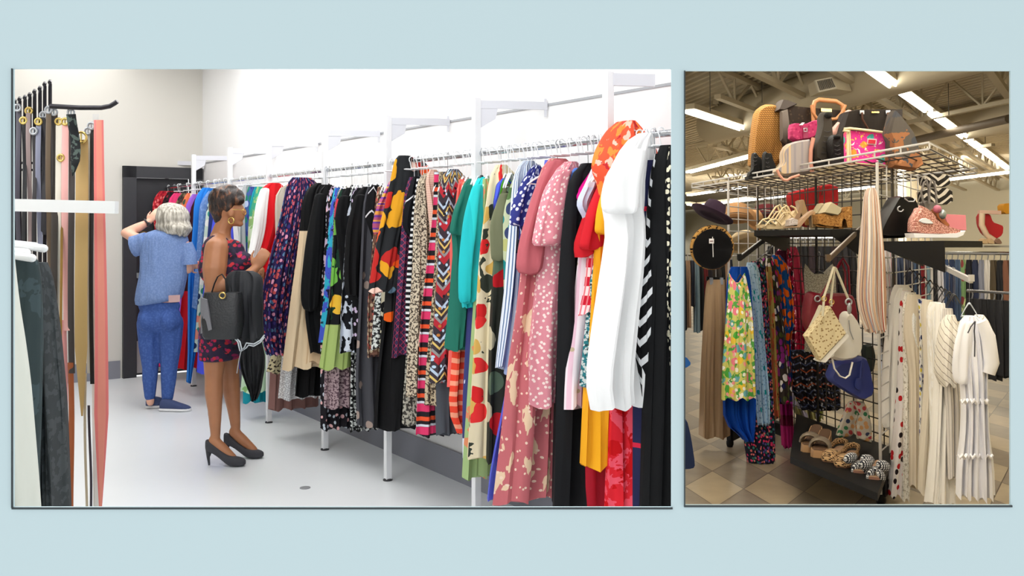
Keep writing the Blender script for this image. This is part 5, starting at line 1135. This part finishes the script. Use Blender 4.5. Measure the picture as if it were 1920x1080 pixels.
# ---- red bag and shoes on the left shelf
t = item('red_bag', 'bright red suede bag hanging behind the shoes with brown straps', 'handbag', [(1480, 362), (1500, 356), (1575, 341), (1576, 386), (1560, 402), (1540, 420), (1516, 428), (1494, 412), (1482, 380)], 6.9, .12, mat('red_suede', (176, 18, 24), .8, bump=.3, bscale=20), .08)
for xx in ((1510, 352, 1512, 405), (1536, 350, 1533, 400), (1544, 348, 1542, 366)): ptube('strap', t, [(xx[0], xx[1]), ((xx[0] + xx[2]) / 2, (xx[1] + xx[3]) / 2), (xx[2], xx[3])], 6.86, .009, mat('brown_strap', (0, 0, 0)), flat=.5)
m_cream = mat('cream_strap_leather', (206, 184, 144), .5); m_nude = mat('nude_heel', (170, 138, 108), .45); m_glit = pat('glitter', (176, 160, 150), ('noise', 260, .5, (236, 232, 236)), ('noise', 200, .6, (120, 96, 90)), metal=.4, rough=.3)
def strappy(dx, dy, Y, lb):
    t = thing('strappy_sandal', lb, 'sandal', Q(1440 + dx, 428 + dy, Y))
    part('sandal_sole', puffmesh([(1421 + dx, 422 + dy), (1430 + dx, 421 + dy), (1455 + dx, 421 + dy), (1468 + dx, 408 + dy), (1480 + dx, 392 + dy), (1484 + dx, 396 + dy), (1472 + dx, 415 + dy), (1458 + dx, 428 + dy), (1424 + dx, 428 + dy)], Y, .08, .06), m_cream, t)
    for a in ([(1422, 422), (1430, 412), (1442, 420)], [(1430, 412), (1442, 409), (1452, 420)], [(1440, 410), (1455, 388), (1462, 384), (1470, 398)], [(1444, 414), (1456, 398), (1466, 396), (1474, 404)], [(1458, 386), (1460, 392), (1464, 402), (1460, 412)], [(1470, 384), (1478, 388), (1482, 398)]):
        ptube('strap', t, [(x + dx, y + dy) for x, y in a], Y - .01, .01, m_cream, flat=.6)
strappy(0, 0, 6.05, 'cream strappy sandal at the left end of the upper shoe shelf'); strappy(13, 2, 5.9, 'cream strappy sandal overlapping the first, nearer the crystal heels')
def crystal(dx, Y, lb, s=1):
    t = thing('crystal_heel', lb, 'heeled shoe', Q(1480 + dx, 427, Y))
    part('shoe_sole', puffmesh([(1480 + dx, 427), (1478 + dx, 421), (1490 + dx, 412), (1500 + dx, 385), (1498 + dx + 0, 376), (1506 + dx, 374), (1508 + dx, 380), (1500 + dx, 410), (1490 + dx, 427)] if s else [(1474 + dx, 426), (1494 + dx, 424), (1505 + dx, 410), (1522 + dx, 396), (1527 + dx, 393), (1528 + dx, 397), (1514 + dx, 410), (1500 + dx, 427), (1474 + dx, 428)], Y, .08, .05), m_nude, t)
    part('heel', puffmesh([(1499 + dx, 375), (1508 + dx, 374), (1516 + dx, 400), (1506 + dx, 408), (1502 + dx, 398)] if s else [(1521 + dx, 397), (1529 + dx, 396), (1530 + dx, 427), (1523 + dx, 427)], Y + .01, .06, .05), mat('nude_block', (178, 146, 104), .5), t)
    part('toe_strap', puffmesh([(1478 + dx - 6, 424), (1466 + dx, 412), (1478 + dx, 402), (1488 + dx, 406), (1484 + dx, 420)] if s else [(1478 + dx, 424), (1480 + dx, 412), (1488 + dx, 408), (1498 + dx, 412), (1497 + dx, 422)], Y - .01, .09, .15), m_glit, t)
crystal(0, 6.2, 'nude heel with crystal band, block heel raised in front of the red bag'); crystal(0, 5.8, 'nude heel with crystal toe band standing flat in front of the red bag', 0)
m_cork = pat('cork', (160, 112, 56), ('noise', 90, .55, (120, 78, 36)), ('noise', 60, .6, (190, 144, 84)))
def mule(dx, dy, Y, lb):
    t = thing('platform_mule', lb, 'platform shoe', Q(1560 + dx, 427 + dy, Y))
    part('cork_platform', puffmesh([(1533 + dx, 402 + dy), (1545 + dx, 400 + dy), (1560 + dx, 405 + dy), (1580 + dx, 398 + dy), (1584 + dx, 388 + dy), (1599 + dx, 386 + dy), (1599 + dx, 427 + dy), (1590 + dx, 427 + dy), (1587 + dx, 412 + dy), (1583 + dx, 409 + dy), (1580 + dx, 415 + dy), (1579 + dx, 426 + dy), (1552 + dx, 424 + dy), (1534 + dx, 420 + dy)], Y, .11, .03), m_cork, t)
    part('upper', puffmesh([(1543 + dx, 399 + dy), (1551 + dx, 388 + dy), (1557 + dx, 379 + dy), (1562 + dx, 378 + dy), (1582 + dx, 390 + dy), (1580 + dx, 398 + dy), (1574 + dx, 405 + dy), (1560 + dx, 402 + dy)], Y - .015, .12, .2), mat('pale_khaki_suede', (178, 166, 134), .85), t)
mule(-16, 2, 6.0, 'far cork platform mule, half hidden by its twin'); mule(0, 0, 5.7, 'near cork platform mule with pale suede upper and arched heel')
# ---- hats
def hat(name, lb, px, py, Y, r, hgt, brim, roll, pitch, m, m2=None, dent=True):
    t = thing(name, lb, 'hat', Q(px, py, Y)); R = Matrix.Rotation(math.radians(pitch), 3, 'X') @ Matrix.Rotation(math.radians(roll), 3, 'Y')
    p = Q(px, py, Y)
    mb = MB().lathe(p, [(r * 1.02, 0), (r, .02), (r * .95, hgt * .6), (r * .8, hgt * .92), (r * .5, hgt), (.002, hgt * (.86 if dent else 1.02))], 24, R); part('crown', mb, m, t)
    mb = MB().lathe(p, [(r * .98, .012), (r * 1.05, .014), (brim * .8, .002), (brim, .02), (brim, .014), (brim * .8, -.006), (r, 0)], 28, R); part('brim', mb, m2 or m, t)
    mb = MB().lathe(p, [(r * 1.04, .012), (r * 1.03, .035), (r * 1.0, .036)], 24, R); part('hat_band', mb, mat('dark_band', (30, 24, 30), .7), t)
hat('felt_hat', 'dark purple felt hat with a wide brim on the left post', 1334, 405, 6.55, .085, .115, .16, 26, -8, mat('purple_felt', (44, 24, 46), .95))
hat('felt_hat', 'camel felt hat hanging behind the left grid panel', 1382, 412, 7.6, .1, .14, .13, 4, -14, mat('camel_felt', (176, 132, 88), .95))
hat('felt_hat', 'second camel hat seen edge-on right of the camel felt hat', 1408, 412, 7.9, .07, .1, .12, 60, -20, mat('camel_felt', (0, 0, 0)))
hat('knit_hat', 'maroon hat farther behind the left grid panel', 1437, 408, 8.3, .11, .12, .13, 0, -6, mat('maroon_felt', (88, 20, 26), .95))
hat('straw_hat', 'pale straw hat low behind the left grid panel', 1396, 458, 7.8, .11, .1, .17, -10, -30, mat('pale_straw', (196, 176, 140), .9))
t = thing('leopard_hat', 'black hat seen from inside with a leopard print brim and price tag', 'hat', Q(1337, 465, 6.5)); p = Q(1337, 467, 6.5); R = Matrix.Rotation(math.radians(98), 3, 'X') @ Matrix.Rotation(math.radians(6), 3, 'Y')
part('hat_inside', MB().lathe(p + Vector((0, .012, 0)), [(.142, 0), (.13, -.03), (.1, -.1), (.05, -.13), (.002, -.135), (.002, -.14), (.055, -.135), (.11, -.1), (.143, -.03), (.147, 0)], 32, R), mat('black_lining', (12, 12, 16), .9), t)
part('brim', MB().lathe(p + Vector((.0, .02, .01)), [(.14, 0), (.152, .004), (.162, -.006), (.162, -.02), (.15, -.02), (.14, -.01)], 36, R), pat('leopard_brim', (196, 150, 84), (S, 40, .3, [(40, 28, 18), (60, 40, 24), (196, 150, 84)]), warp=.02), t)
tg = part('price_tag', MB().box(Q(1334, 452, 6.42), .034, .004, .034), mat('paper_tag', (0, 0, 0)), t); part('tag_print', MB().box(Q(1334, 452, 6.415), .022, .003, .006), mat('tag_ink', (120, 80, 90), .8), tg)
part('elastic', MB().tube([Q(1336, 444, 6.44), Q(1337, 482, 6.44)], .003, 5), mat('white_elastic', (220, 220, 222), .7), t)
# ---- right hand shelf
t = item('bucket_bag', 'shiny black bag with a silver ring slumped left of the glitter sneaker', 'handbag', [(1652, 432), (1664, 408), (1678, 384), (1688, 367), (1694, 366), (1701, 372), (1712, 366), (1722, 374), (1727, 392), (1722, 420), (1714, 446), (1650, 447)], 5.15, .18, mat('patent_black', (9, 9, 10), .35, spec=.3), .1)
part('ring', MB().torus(Q(1689, 392, 5.13), .015, .004, (.2, 1, 0), 14, .8, 5.4), m_steel, t); ptube('drawstring', t, [(1697, 372), (1704, 378), (1714, 378), (1718, 372)], 5.12, .004, m_steel)
gl = pat('rose_glitter', (166, 100, 88), ('noise', 150, .53, (226, 170, 158)), ('noise', 220, .6, (250, 226, 210)), metal=.25, rough=.4)
t = item('sneaker', 'rose gold glitter sneaker with white sole on the right black shelf', 'sneaker', [(1712, 440), (1713, 412), (1723, 396), (1726, 388), (1734, 391), (1748, 402), (1758, 412), (1776, 424), (1796, 430), (1808, 434), (1806, 441)], 4.95, .1, gl, .12, 1, body='upper')
part('sneaker_sole', puffmesh([(1710, 437), (1760, 439), (1795, 437), (1813, 432), (1808, 441), (1796, 446), (1712, 446)], 4.94, .115, .05), mat('white_rubber', (0, 0, 0)), t)
part('collar', puffmesh(rnd_poly([(1722, 414), (1730, 408), (1742, 409), (1756, 420), (1740, 420), (1728, 418)]), 4.94, .09, .2), mat('white_lining', (216, 220, 222), .8), t)
item('sneaker', 'back half of a second rose glitter sneaker rising behind the first', 'sneaker', [(1722, 400), (1727, 384), (1736, 388), (1750, 398), (1760, 412), (1740, 412)], 5.2, .08, gl, .1)
item('pink_pouch', 'flat pink pouch standing behind the glitter sneaker', 'purse', [(1770, 401), (1812, 403), (1813, 432), (1780, 430)], 5.7, .05, mat('candy_pink', (214, 128, 136), .5), .04, 0)
t = item('flower_sandal', 'sandal with a pink flower and orange sole between sneaker and pink pouch', 'sandal', [(1752, 390), (1760, 396), (1772, 412), (1784, 424), (1776, 426), (1764, 416), (1756, 404)], 5.3, .06, mat('copper_sole', (170, 100, 60), .4), .1); part('flower', MB().ell(Q(1758, 392, 5.26), .024, .02, .024), mat('dusty_pink', (176, 100, 120), .6), t); part('strap', MB().ell(Q(1768, 402, 5.26), .02, .02, .028), mat('silver_strap', (150, 160, 158), .3, metal=.5), t)
zb = pat('zebra', (36, 32, 28), ('zig', .055, .42, (206, 198, 184), .17, .14), warp=.06)
t = item('zebra_bag', 'zebra print bag hanging just under the wire shelf, upper of two', 'handbag', [(1733, 326), (1783, 325), (1785, 350), (1736, 351)], 6.35, .1, zb, .06)
t = item('zebra_bag', 'zebra print bag hanging below the first zebra bag', 'handbag', [(1730, 353), (1788, 351), (1790, 384), (1732, 383)], 6.3, .1, zb, .06)
t = item('grey_tote', 'grey tote with long looped handles in front of the zebra bags', 'handbag', [(1731, 374), (1762, 381), (1764, 402), (1738, 404)], 6.1, .08, mat('mouse_grey', (120, 114, 108), .7), .08)
ptube('handle', t, [(1732, 380), (1728, 360), (1734, 342), (1738, 337), (1742, 352), (1743, 380)], 6.08, .008, mat('mouse_grey', (0, 0, 0))); ptube('handle', t, [(1743, 382), (1744, 350), (1748, 337), (1753, 340), (1756, 362), (1757, 384)], 6.06, .008, mat('mouse_grey', (0, 0, 0)))
# ---- handbags hanging from the bronze arm
mbg = mat('burgundy_leather', (112, 16, 32), .4, bump=.3, bscale=14)
t = item('burgundy_bag', 'large burgundy leather bag behind the cream handbags', 'handbag', [(1520, 546), (1548, 552), (1590, 550), (1606, 556), (1613, 600), (1604, 640), (1530, 640), (1511, 610), (1513, 575)], 5.75, .16, mbg, .12)
for a in ([(1537, 556), (1552, 530), (1574, 492), (1580, 484), (1590, 500), (1592, 552)], [(1543, 552), (1568, 505), (1578, 492), (1584, 510), (1584, 548)]): ptube('handle', t, a, 5.72, .014, mbg, flat=.4)
part('grommet', MB().torus(Q(1532, 560, 5.73), .018, .005, (0, 1, 0), 16), m_steel, t)
pc = pat('perforated_cream', (214, 198, 158), (S, 44, .2, [(150, 122, 82)]), bump=.3)
t = item('cream_bag', 'cream perforated leather bag tipped on its corner', 'handbag', [(1557, 574), (1586, 624), (1536, 676), (1512, 631)], 5.3, .1, pc, .04, 0)
part('base_panel', puffmesh([(1585, 624), (1592, 628), (1545, 680), (1534, 678)], 5.31, .12, .03), mat('white_leather', (232, 228, 218), .45), t)
m_cl = mat('cream_leather', (206, 198, 172), .5)
for a in ([(1541, 592), (1544, 556), (1558, 515), (1563, 500)], [(1557, 574), (1557, 560), (1561, 525), (1564, 500)]): ptube('shoulder_strap', t, a, 5.26, .016, m_cl, flat=.35)
for q in ((1544, 560), (1558, 566)): part('strap_ring', MB().torus(Q(q[0], q[1], 5.25), .014, .003, (0, 1, 0), 14), m_gold, t)
part('bag_flap', puffmesh([(1532, 590), (1540, 572), (1549, 578), (1546, 590), (1522, 622), (1519, 616)], 5.42, .06, .1), m_cl, t)
t = item('white_bag', 'soft white slouchy bag hanging right of the tipped cream bag', 'handbag', [(1586, 590), (1592, 584), (1600, 588), (1612, 606), (1617, 636), (1616, 660), (1603, 674), (1576, 678), (1552, 670), (1586, 626)], 5.45, .14, mat('white_leather', (0, 0, 0)), .12, 1)
ptube('shoulder_strap', t, [(1566, 502), (1578, 532), (1590, 562)], 5.4, .016, m_cl, flat=.35); part('buckle', MB().torus(Q(1590, 566, 5.38), .018, .006, (0, 1, 0), 12), m_steel, t); part('tassel', MB().ell(Q(1591, 578, 5.38), .014, .012, .035), m_steel, t)
ptube('hanging_strap', t, [(1558, 672), (1562, 690), (1572, 704), (1582, 708), (1590, 702), (1596, 678)], 5.35, .011, mat('white_leather', (0, 0, 0)), flat=.4); ptube('zipper', t, [(1590, 600), (1592, 620), (1598, 636)], 5.44, .003, m_steel)
nv_ = mat('navy_leather', (48, 62, 136), .4)
t = item('navy_bag', 'navy blue leather bag hanging below the white bags', 'handbag', [(1566, 680), (1600, 676), (1624, 668), (1632, 690), (1640, 740), (1617, 752), (1592, 738), (1552, 712)], 5.6, .14, nv_, .1)
part('luggage_tag', puffmesh(rnd_poly([(1602, 708), (1612, 708), (1614, 722), (1607, 731), (1600, 724)]), 5.57, .01, .02), nv_, t); ptube('handle', t, [(1616, 672), (1612, 690), (1611, 708)], 5.57, .008, nv_)
item('green_bag', 'dark green rounded bag half hidden behind the navy bag', 'handbag', [(1618, 648), (1636, 644), (1641, 670), (1636, 700), (1622, 690)], 5.95, .08, mat('dark_green_leather', (34, 46, 44), .5))
fl2 = pat('cottage_floral', (190, 182, 168), (S, 30, .4, [(180, 70, 76), (60, 120, 84), (200, 150, 100), (50, 60, 90), (206, 200, 186)]), warp=.03)
t = item('floral_wrap', 'flowered cloth folded into two tails above the low shoes', 'cloth', [(1590, 754), (1598, 750), (1606, 756), (1602, 786), (1598, 818), (1566, 820), (1572, 800), (1582, 775)], 5.7, .05, fl2, .1)
part('second_tail', puffmesh([(1600, 752), (1618, 752), (1626, 768), (1632, 800), (1631, 830), (1606, 822), (1604, 798), (1610, 776)], 5.66, .05, .08), fl2, t)
# ---- shoes on the low shelf
def lowshoe(kind, toe, heel, lb, w=.05):
    a = G(toe[0], toe[1], .25); b = G(heel[0], heel[1], .25); d = b - a
    if d.length > .42: b = a + d * (.42 / d.length); d = b - a
    s = Vector((d.y, -d.x, 0)).normalized(); t = thing({'plat': 'platform_sandal', 'leo': 'ballet_flat', 'bow': 'bow_sandal'}[kind], lb, 'shoe', a)
    prof = [(0, .5), (.06, .85), (.2, 1), (.4, .9), (.6, .72), (.8, .76), (.95, .7), (1, .4)]
    hz = {'plat': lambda q: .045 + .05 * max(0, q - .35) * 1.5, 'leo': lambda q: .014, 'bow': lambda q: .014}[kind]
    def ring(q, wf, z0, z1):
        c_ = a + d * q; return [c_ + s * (w * wf * x) + Vector((0, 0, z)) for x, z in ((-1, z0), (-.9, z1), (0, z1), (.9, z1), (1, z0), (0, z0))]
    sole = MB().loft([ring(q, wf, 0, hz(q)) for q, wf in prof]); ms = {'plat': mat('tan_platform', (186, 146, 104), .5), 'leo': mat('tan_insole', (150, 112, 84), .6), 'bow': mat('blush_insole', (150, 108, 90), .6)}[kind]
    part('sole', sole, ms, t)
    part('insole', MB().loft([ring(q, wf * .8, hz(q), hz(q) + .004) for q, wf in prof]), mat('brown_insole' if kind == 'plat' else 'pale_insole', (98, 70, 48) if kind == 'plat' else (170, 136, 108), .7), t)
    def arch(q, hgt, r, m, nm, flat=.25, ww=1.0):
        c_ = a + d * q; z = hz(q)
        pts = [c_ + s * (w * ww * math.cos(th)) + Vector((0, 0, z + hgt * math.sin(th))) for th in [PI * i / 8 for i in range(9)]]
        return part(nm, MB().tube(pts, r, 8, flat=flat, up=d), m, t)
    if kind == 'plat': arch(.26, .05, .05, mat('pewter_strap', (140, 126, 108), .4, metal=.3), 'strap')
    elif kind == 'leo':
        lm_ = pat('leopard_flat', (196, 160, 116), (S, 95, .36, [(40, 28, 20), (60, 40, 26)]), warp=.01)
        part('toe_cap', MB().loft([[a + d * q + s * (w * wf * math.cos(th)) + Vector((0, 0, .01 + hh * math.sin(th))) for th in [PI * i / 10 for i in range(11)]] for q, wf, hh in ((-.02, .3, .02), (.02, .8, .04), (.12, 1.05, .05), (.26, 1.08, .05), (.34, 1.0, .03))]), lm_, t)
        for k in (-1, 1): part('side_wall', MB().tube([a + d * .3 + s * w * k + Vector((0, 0, .03)), a + d * .6 + s * w * .8 * k + Vector((0, 0, .035)), a + d * .95 + s * w * .7 * k + Vector((0, 0, .045)), a + d * 1.02 + Vector((0, 0, .05))], .018, 8, flat=.3, up=(0, 0, 1)), lm_, t)
    else:
        gm = pat('gingham_bow', (216, 216, 216), ('vs', .012, .5, (30, 32, 40)), ('ds', .012, .3, (60, 62, 72), -1)); c_ = a + d * .1 + Vector((0, 0, .05))
        arch(.2, .035, .02, gm, 'strap')
        bo = MB()
        for k in (-1, 1): bo.ell(c_ + s * .045 * k + Vector((0, 0, .02)), .042, .02, .03, Matrix.Rotation(.4 * k, 3, 'Y')); bo.ell(c_ + s * .026 * k + Vector((0, -.02, -.03)), .022, .014, .036, Matrix.Rotation(-.5 * k, 3, 'Y'))
        bo.ell(c_ + Vector((0, -.02, 0)), .014, .016, .016); part('bow', bo, gm, t)
lowshoe('plat', (1511, 846), (1540, 806), 'tan platform sandal with pewter strap, leftmost on the low shelf', .055); lowshoe('plat', (1530, 856), (1556, 812), 'tan platform sandal next to the leopard flats', .055)
lowshoe('leo', (1549, 864), (1590, 824), 'leopard ballet flat beside the tan platform sandals', .05); lowshoe('leo', (1573, 874), (1612, 830), 'leopard ballet flat beside the bow sandals', .05)
lowshoe('bow', (1604, 884), (1632, 842), 'sandal with a gingham bow right of the leopard flats', .045); lowshoe('bow', (1633, 896), (1652, 850), 'sandal with a gingham bow by the corner post', .045)
# ================================================================== FAR RACKS
def rack(name, lb, x0, x1, Y0, Y1, yr, ht_m=None):
    a = Q(x0, yr, Y0); b = Q(x1, yr, Y1); b.z = a.z
    t = thing(name, lb, 'clothes rack', Vector((a.x, a.y, 0))); part('hang_bar', MB().tube([a, b], .018, 8), m_chrome, t)
    for p in (a, b): part('leg', MB().tube([Vector((p.x, p.y, 0)), p], .02, 8), m_chrome, t)
    return a, b
def fargoods(a, b, n, cols, w, drop, lbs, group, seed, jit=.1, nm='jeans', T=.05):
    rnd = random.Random(seed)
    for i in range(n):
        p = a.lerp(b, (i + .5) / n) + Vector((0, -.02, 0)); ln = drop + rnd.uniform(-jit, jit); ww = w * rnd.uniform(.85, 1.15); cc = cols[i % len(cols)]
        name = nm if nm else 'garment'
        R = Vector((p.x, p.y, p.z)); t = thing(name, lbs[i % len(lbs)] if isinstance(lbs, list) else lbs, name, R, 0, group if isinstance(lbs, str) else None)
        part('body', drape([(-.07, -ww * .4, ww * .4), (-.12, -ww * .5, ww * .5), (-ln, -ww * .55, ww * .55)], T, 2, .02, i + seed, n=8, nu=12), cc, t, world=False)
        part('hanger', MB().tube([(0, 0, .01), (.01, 0, -.03), (0, 0, -.08)], .006, 5), m_steel, t, world=False)
def C(*v): return mat('cloth_%d_%d_%d' % v, v, .85)
a, b = rack('clothes_rack', 'far chrome rack of jeans and trousers at the right', 1696, 1915, 10.5, 9.2, 474)
den = [C(44, 56, 78), C(70, 90, 116), C(30, 36, 50), C(120, 20, 26), C(110, 140, 150), C(24, 24, 28), C(200, 196, 196), C(56, 74, 106), C(40, 52, 80), C(66, 84, 110), pat('green_fig', (120, 150, 100), (S, 9, .4, [(130, 60, 60), (200, 210, 150)])), C(22, 22, 26), C(38, 46, 70), C(130, 132, 144), C(206, 200, 190), C(74, 62, 42), C(28, 28, 30), C(120, 78, 56), C(54, 44, 34), C(160, 130, 100)]
names = ['dark blue', 'mid blue', 'ink blue', 'dark red', 'pale blue', 'black', 'white', 'denim blue', 'deep blue', 'faded blue', 'green figured', 'jet black', 'indigo', 'grey', 'off-white', 'olive brown', 'charcoal', 'rust brown', 'dark brown', 'sandy']
fargoods(a, b, 20, den, .062, .72, ['%s trousers hanging among the others on the far right rack' % n for n in names], None, 3, .12, 'trousers')
a, b = Q(1812, 545, 8.6), Q(1925, 545, 8.0); b.z = a.z
rk = thing('clothes_rack', 'near end of a rack of black clothes at the right edge', 'clothes rack', Vector((a.x, a.y, 0))); part('hang_bar', MB().tube([a, b], .014, 8), m_chrome, rk); part('leg', MB().tube([Vector((b.x, b.y, 0)), b], .02, 8), m_chrome, rk)
fargoods(a, b, 8, [C(18, 18, 20), C(24, 24, 27), C(14, 14, 16)], .1, .74, 'black garment on the rack at the right edge', 'black garments at the right edge', 8, .05, 'trousers', .09)
a, b = rack('clothes_rack', 'far rack of mixed clothes seen at the left edge behind the tan trousers', 1266, 1372, 11.0, 12.0, 478)
fargoods(a, b, 13, [C(60, 54, 50), C(30, 30, 32), C(150, 120, 96), C(40, 44, 56), C(110, 130, 140), C(26, 26, 28), C(100, 26, 28), C(44, 40, 44), C(70, 60, 52)], .075, .8, 'mixed top on the far left rack behind the tan trousers', 'tops on the far left rack', 5, .18, 'blouse', .07)
a, b = rack('clothes_rack', 'rack of brown and blue clothes seen through the right grid panel', 1652, 1706, 8.4, 8.8, 468)
fargoods(a, b, 6, [C(96, 62, 26), C(130, 84, 34), C(60, 70, 96), C(46, 56, 78), C(50, 50, 60), C(40, 44, 60)], .07, .62, 'brown or blue garment seen through the right grid panel', 'garments through the right grid', 6, .06, 'blouse', .07)
a, b = rack('clothes_rack', 'dark rack of black clothes directly behind the middle of the grid', 1440, 1600, 8.6, 8.2, 448)
fargoods(a, b, 15, [C(20, 18, 20), C(28, 26, 30), C(16, 16, 18), C(38, 24, 30)], .09, 1.0, 'dark garment on the rack behind the grid', 'dark garments behind the grid', 9, .08, 'blouse', .09)
# far shelf goods at right
solo('wall_shelf', MB().box(Q(1880, 462, 9.6), .55, .3, .02), mat('shelf_grey', (170, 164, 150), .7), 'pale shelf holding the red bag at the far right', 'shelf')
t = item('red_white_bag', 'red and cream half-moon bag on the far right shelf', 'handbag', [(1842, 400), (1856, 398), (1862, 416), (1874, 420), (1884, 424), (1882, 442), (1868, 450), (1852, 440), (1843, 422)], 9.4, .15, mat('poppy_red', (176, 24, 30), .6), .1)
ptube('cream_trim', t, [(1842, 400), (1841, 422), (1850, 441), (1866, 452)], 9.36, .03, mat('cream_trim', (206, 180, 150), .6)); pbox('top_band', t, [(1838, 394), (1878, 395), (1878, 402), (1838, 400)], 9.36, .05, mat('blush_band', (206, 170, 150), .6))
item('yellow_bag', 'mustard yellow bag at the right edge above the red and cream bag', 'handbag', [(1881, 382), (1900, 380), (1900, 401), (1883, 401)], 9.5, .12, mat('mustard', (196, 134, 24), .6), .06)
for i, (x, lb) in enumerate(((1846, 'small beige shoe on the far right shelf under the red bag'), (1858, 'second small beige shoe on the far right shelf'), (1872, 'taupe shoe on the far right shelf near the edge'))):
    item('shoe', lb, 'shoe', [(x - 6, 457), (x - 4, 449), (x + 1, 446), (x + 6, 452), (x + 8, 458)], 9.3, .09, C(190, 160, 120) if i < 2 else C(130, 100, 80), .15)
# cloths at the left edge
item('navy_coat', 'navy blue coat hem poking in at the lower left of the second room', 'coat', [(1268, 780), (1286, 782), (1294, 815), (1302, 870), (1298, 878), (1262, 880)], 4.0, .1, mat('navy_cloth', (16, 36, 78), .85), .05)
item('blue_cloth', 'small bright blue cloth corner at the left edge above the tile floor', 'cloth', [(1276, 672), (1286, 668), (1296, 682), (1284, 690), (1276, 688)], 6.0, .06, mat('bright_blue_cloth', (20, 90, 170), .8), .05)
# ================================================================== CAMERA
cd = bpy.data.cameras.new('camera'); cam = bpy.data.objects.new('camera', cd); COL.objects.link(cam)
cam.location = (0, 0, 1.5); cam.rotation_euler = (PI / 2, 0, 0)
cd.sensor_width = 36; cd.lens = F / 1920 * 36; cd.shift_y = -(540 - 416) / 1920; cd.clip_start = .05; cd.clip_end = 200
SC.camera = cam
# ================================================================== LIGHT
w = bpy.data.worlds.new('sky'); SC.world = w; w.use_nodes = True
w.node_tree.nodes['Background'].inputs[0].default_value = (1, 1, 1, 1); w.node_tree.nodes['Background'].inputs[1].default_value = 1.0
def area(name, loc, sx, sy, power, col=(1, 1, 1), rot=(0, 0, 0), room=0):
    l = bpy.data.lights.new(name, 'AREA'); l.shape = 'RECTANGLE'; l.size = sx; l.size_y = sy; l.energy = power; l.color = col
    o = bpy.data.objects.new(name, l); o.location = loc; o.rotation_euler = rot; COL.objects.link(o); return o
area('overhead_fill_light', (-1.9, 6.2, 3.15), 1.2, 3.5, 58, (1, .99, .97), (0, 0, .62))  # unseen area lamps added overhead to brighten the first room
area('overhead_fill_light', (-.8, 3.2, 3.15), .9, 2.6, 28, (1, .99, .98), (0, 0, .5))
area('overhead_fill_light', (-3.3, 7.2, 3.15), 1.0, 3.0, 24, (1, .98, .95), (0, 0, .62))
area('side_fill_light', (-1.6, 2.0, 2.3), 2.2, 1.4, 36, (.96, .98, 1), (math.radians(65), 0, math.radians(-55)))  # unseen fill lamp aimed at the rail; no window stands here

WR = (1, .95, .86)  # added fill lamps without fixtures
area('shop_fill_light', (1.3, 3.0, 3.5), .8, 3.0, 62, WR, (math.radians(18), 0, math.radians(-20)))
area('shop_fill_light', (3.2, 5.5, 3.7), .8, 4.0, 108, WR, (math.radians(12), 0, math.radians(-25)))
area('shop_fill_light', (1.9, 8.0, 3.75), .6, 3.0, 110, WR, (math.radians(25), 0, math.radians(-20)))
area('shop_fill_light', (2.6, 5.0, 2.95), .5, 3.0, 55, WR, (math.radians(150), 0, math.radians(-20)))
area('shop_fill_light', (9, 22, 3.5), 1.0, 8.0, 1000, WR, (math.radians(20), 0, math.radians(-25)))
area('shop_fill_light', (13.5, 27, 3.3), 1.0, 10.0, 1400, WR, (math.radians(48), 0, math.radians(-35)))
area('shop_fill_light', (8.5, 34, 3.3), 1.0, 8.0, 1200, WR, (math.radians(48), 0, math.radians(-10)))

# second room hangs true to its own horizon
Mt = Matrix.Translation((0, 0, 1.5)) @ Matrix.Rotation(-math.atan(48.0 / F), 4, 'X') @ Matrix.Translation((0, 0, -1.5))
for o in RIGHT:
    B = Matrix.Translation(o.location) @ o.rotation_euler.to_matrix().to_4x4()
    N = Mt @ B
    o.location = N.to_translation(); o.rotation_euler = N.to_euler()
for o in list(bpy.data.objects):
    for q in ('_m', '_hw'):
        if q in o: del o[q]
SC.view_settings.view_transform = 'Standard'; SC.view_settings.look = 'None'; SC.view_settings.gamma = 1; SC.view_settings.exposure = 0
try: SC.view_settings.use_curve_mapping = False
except Exception: pass
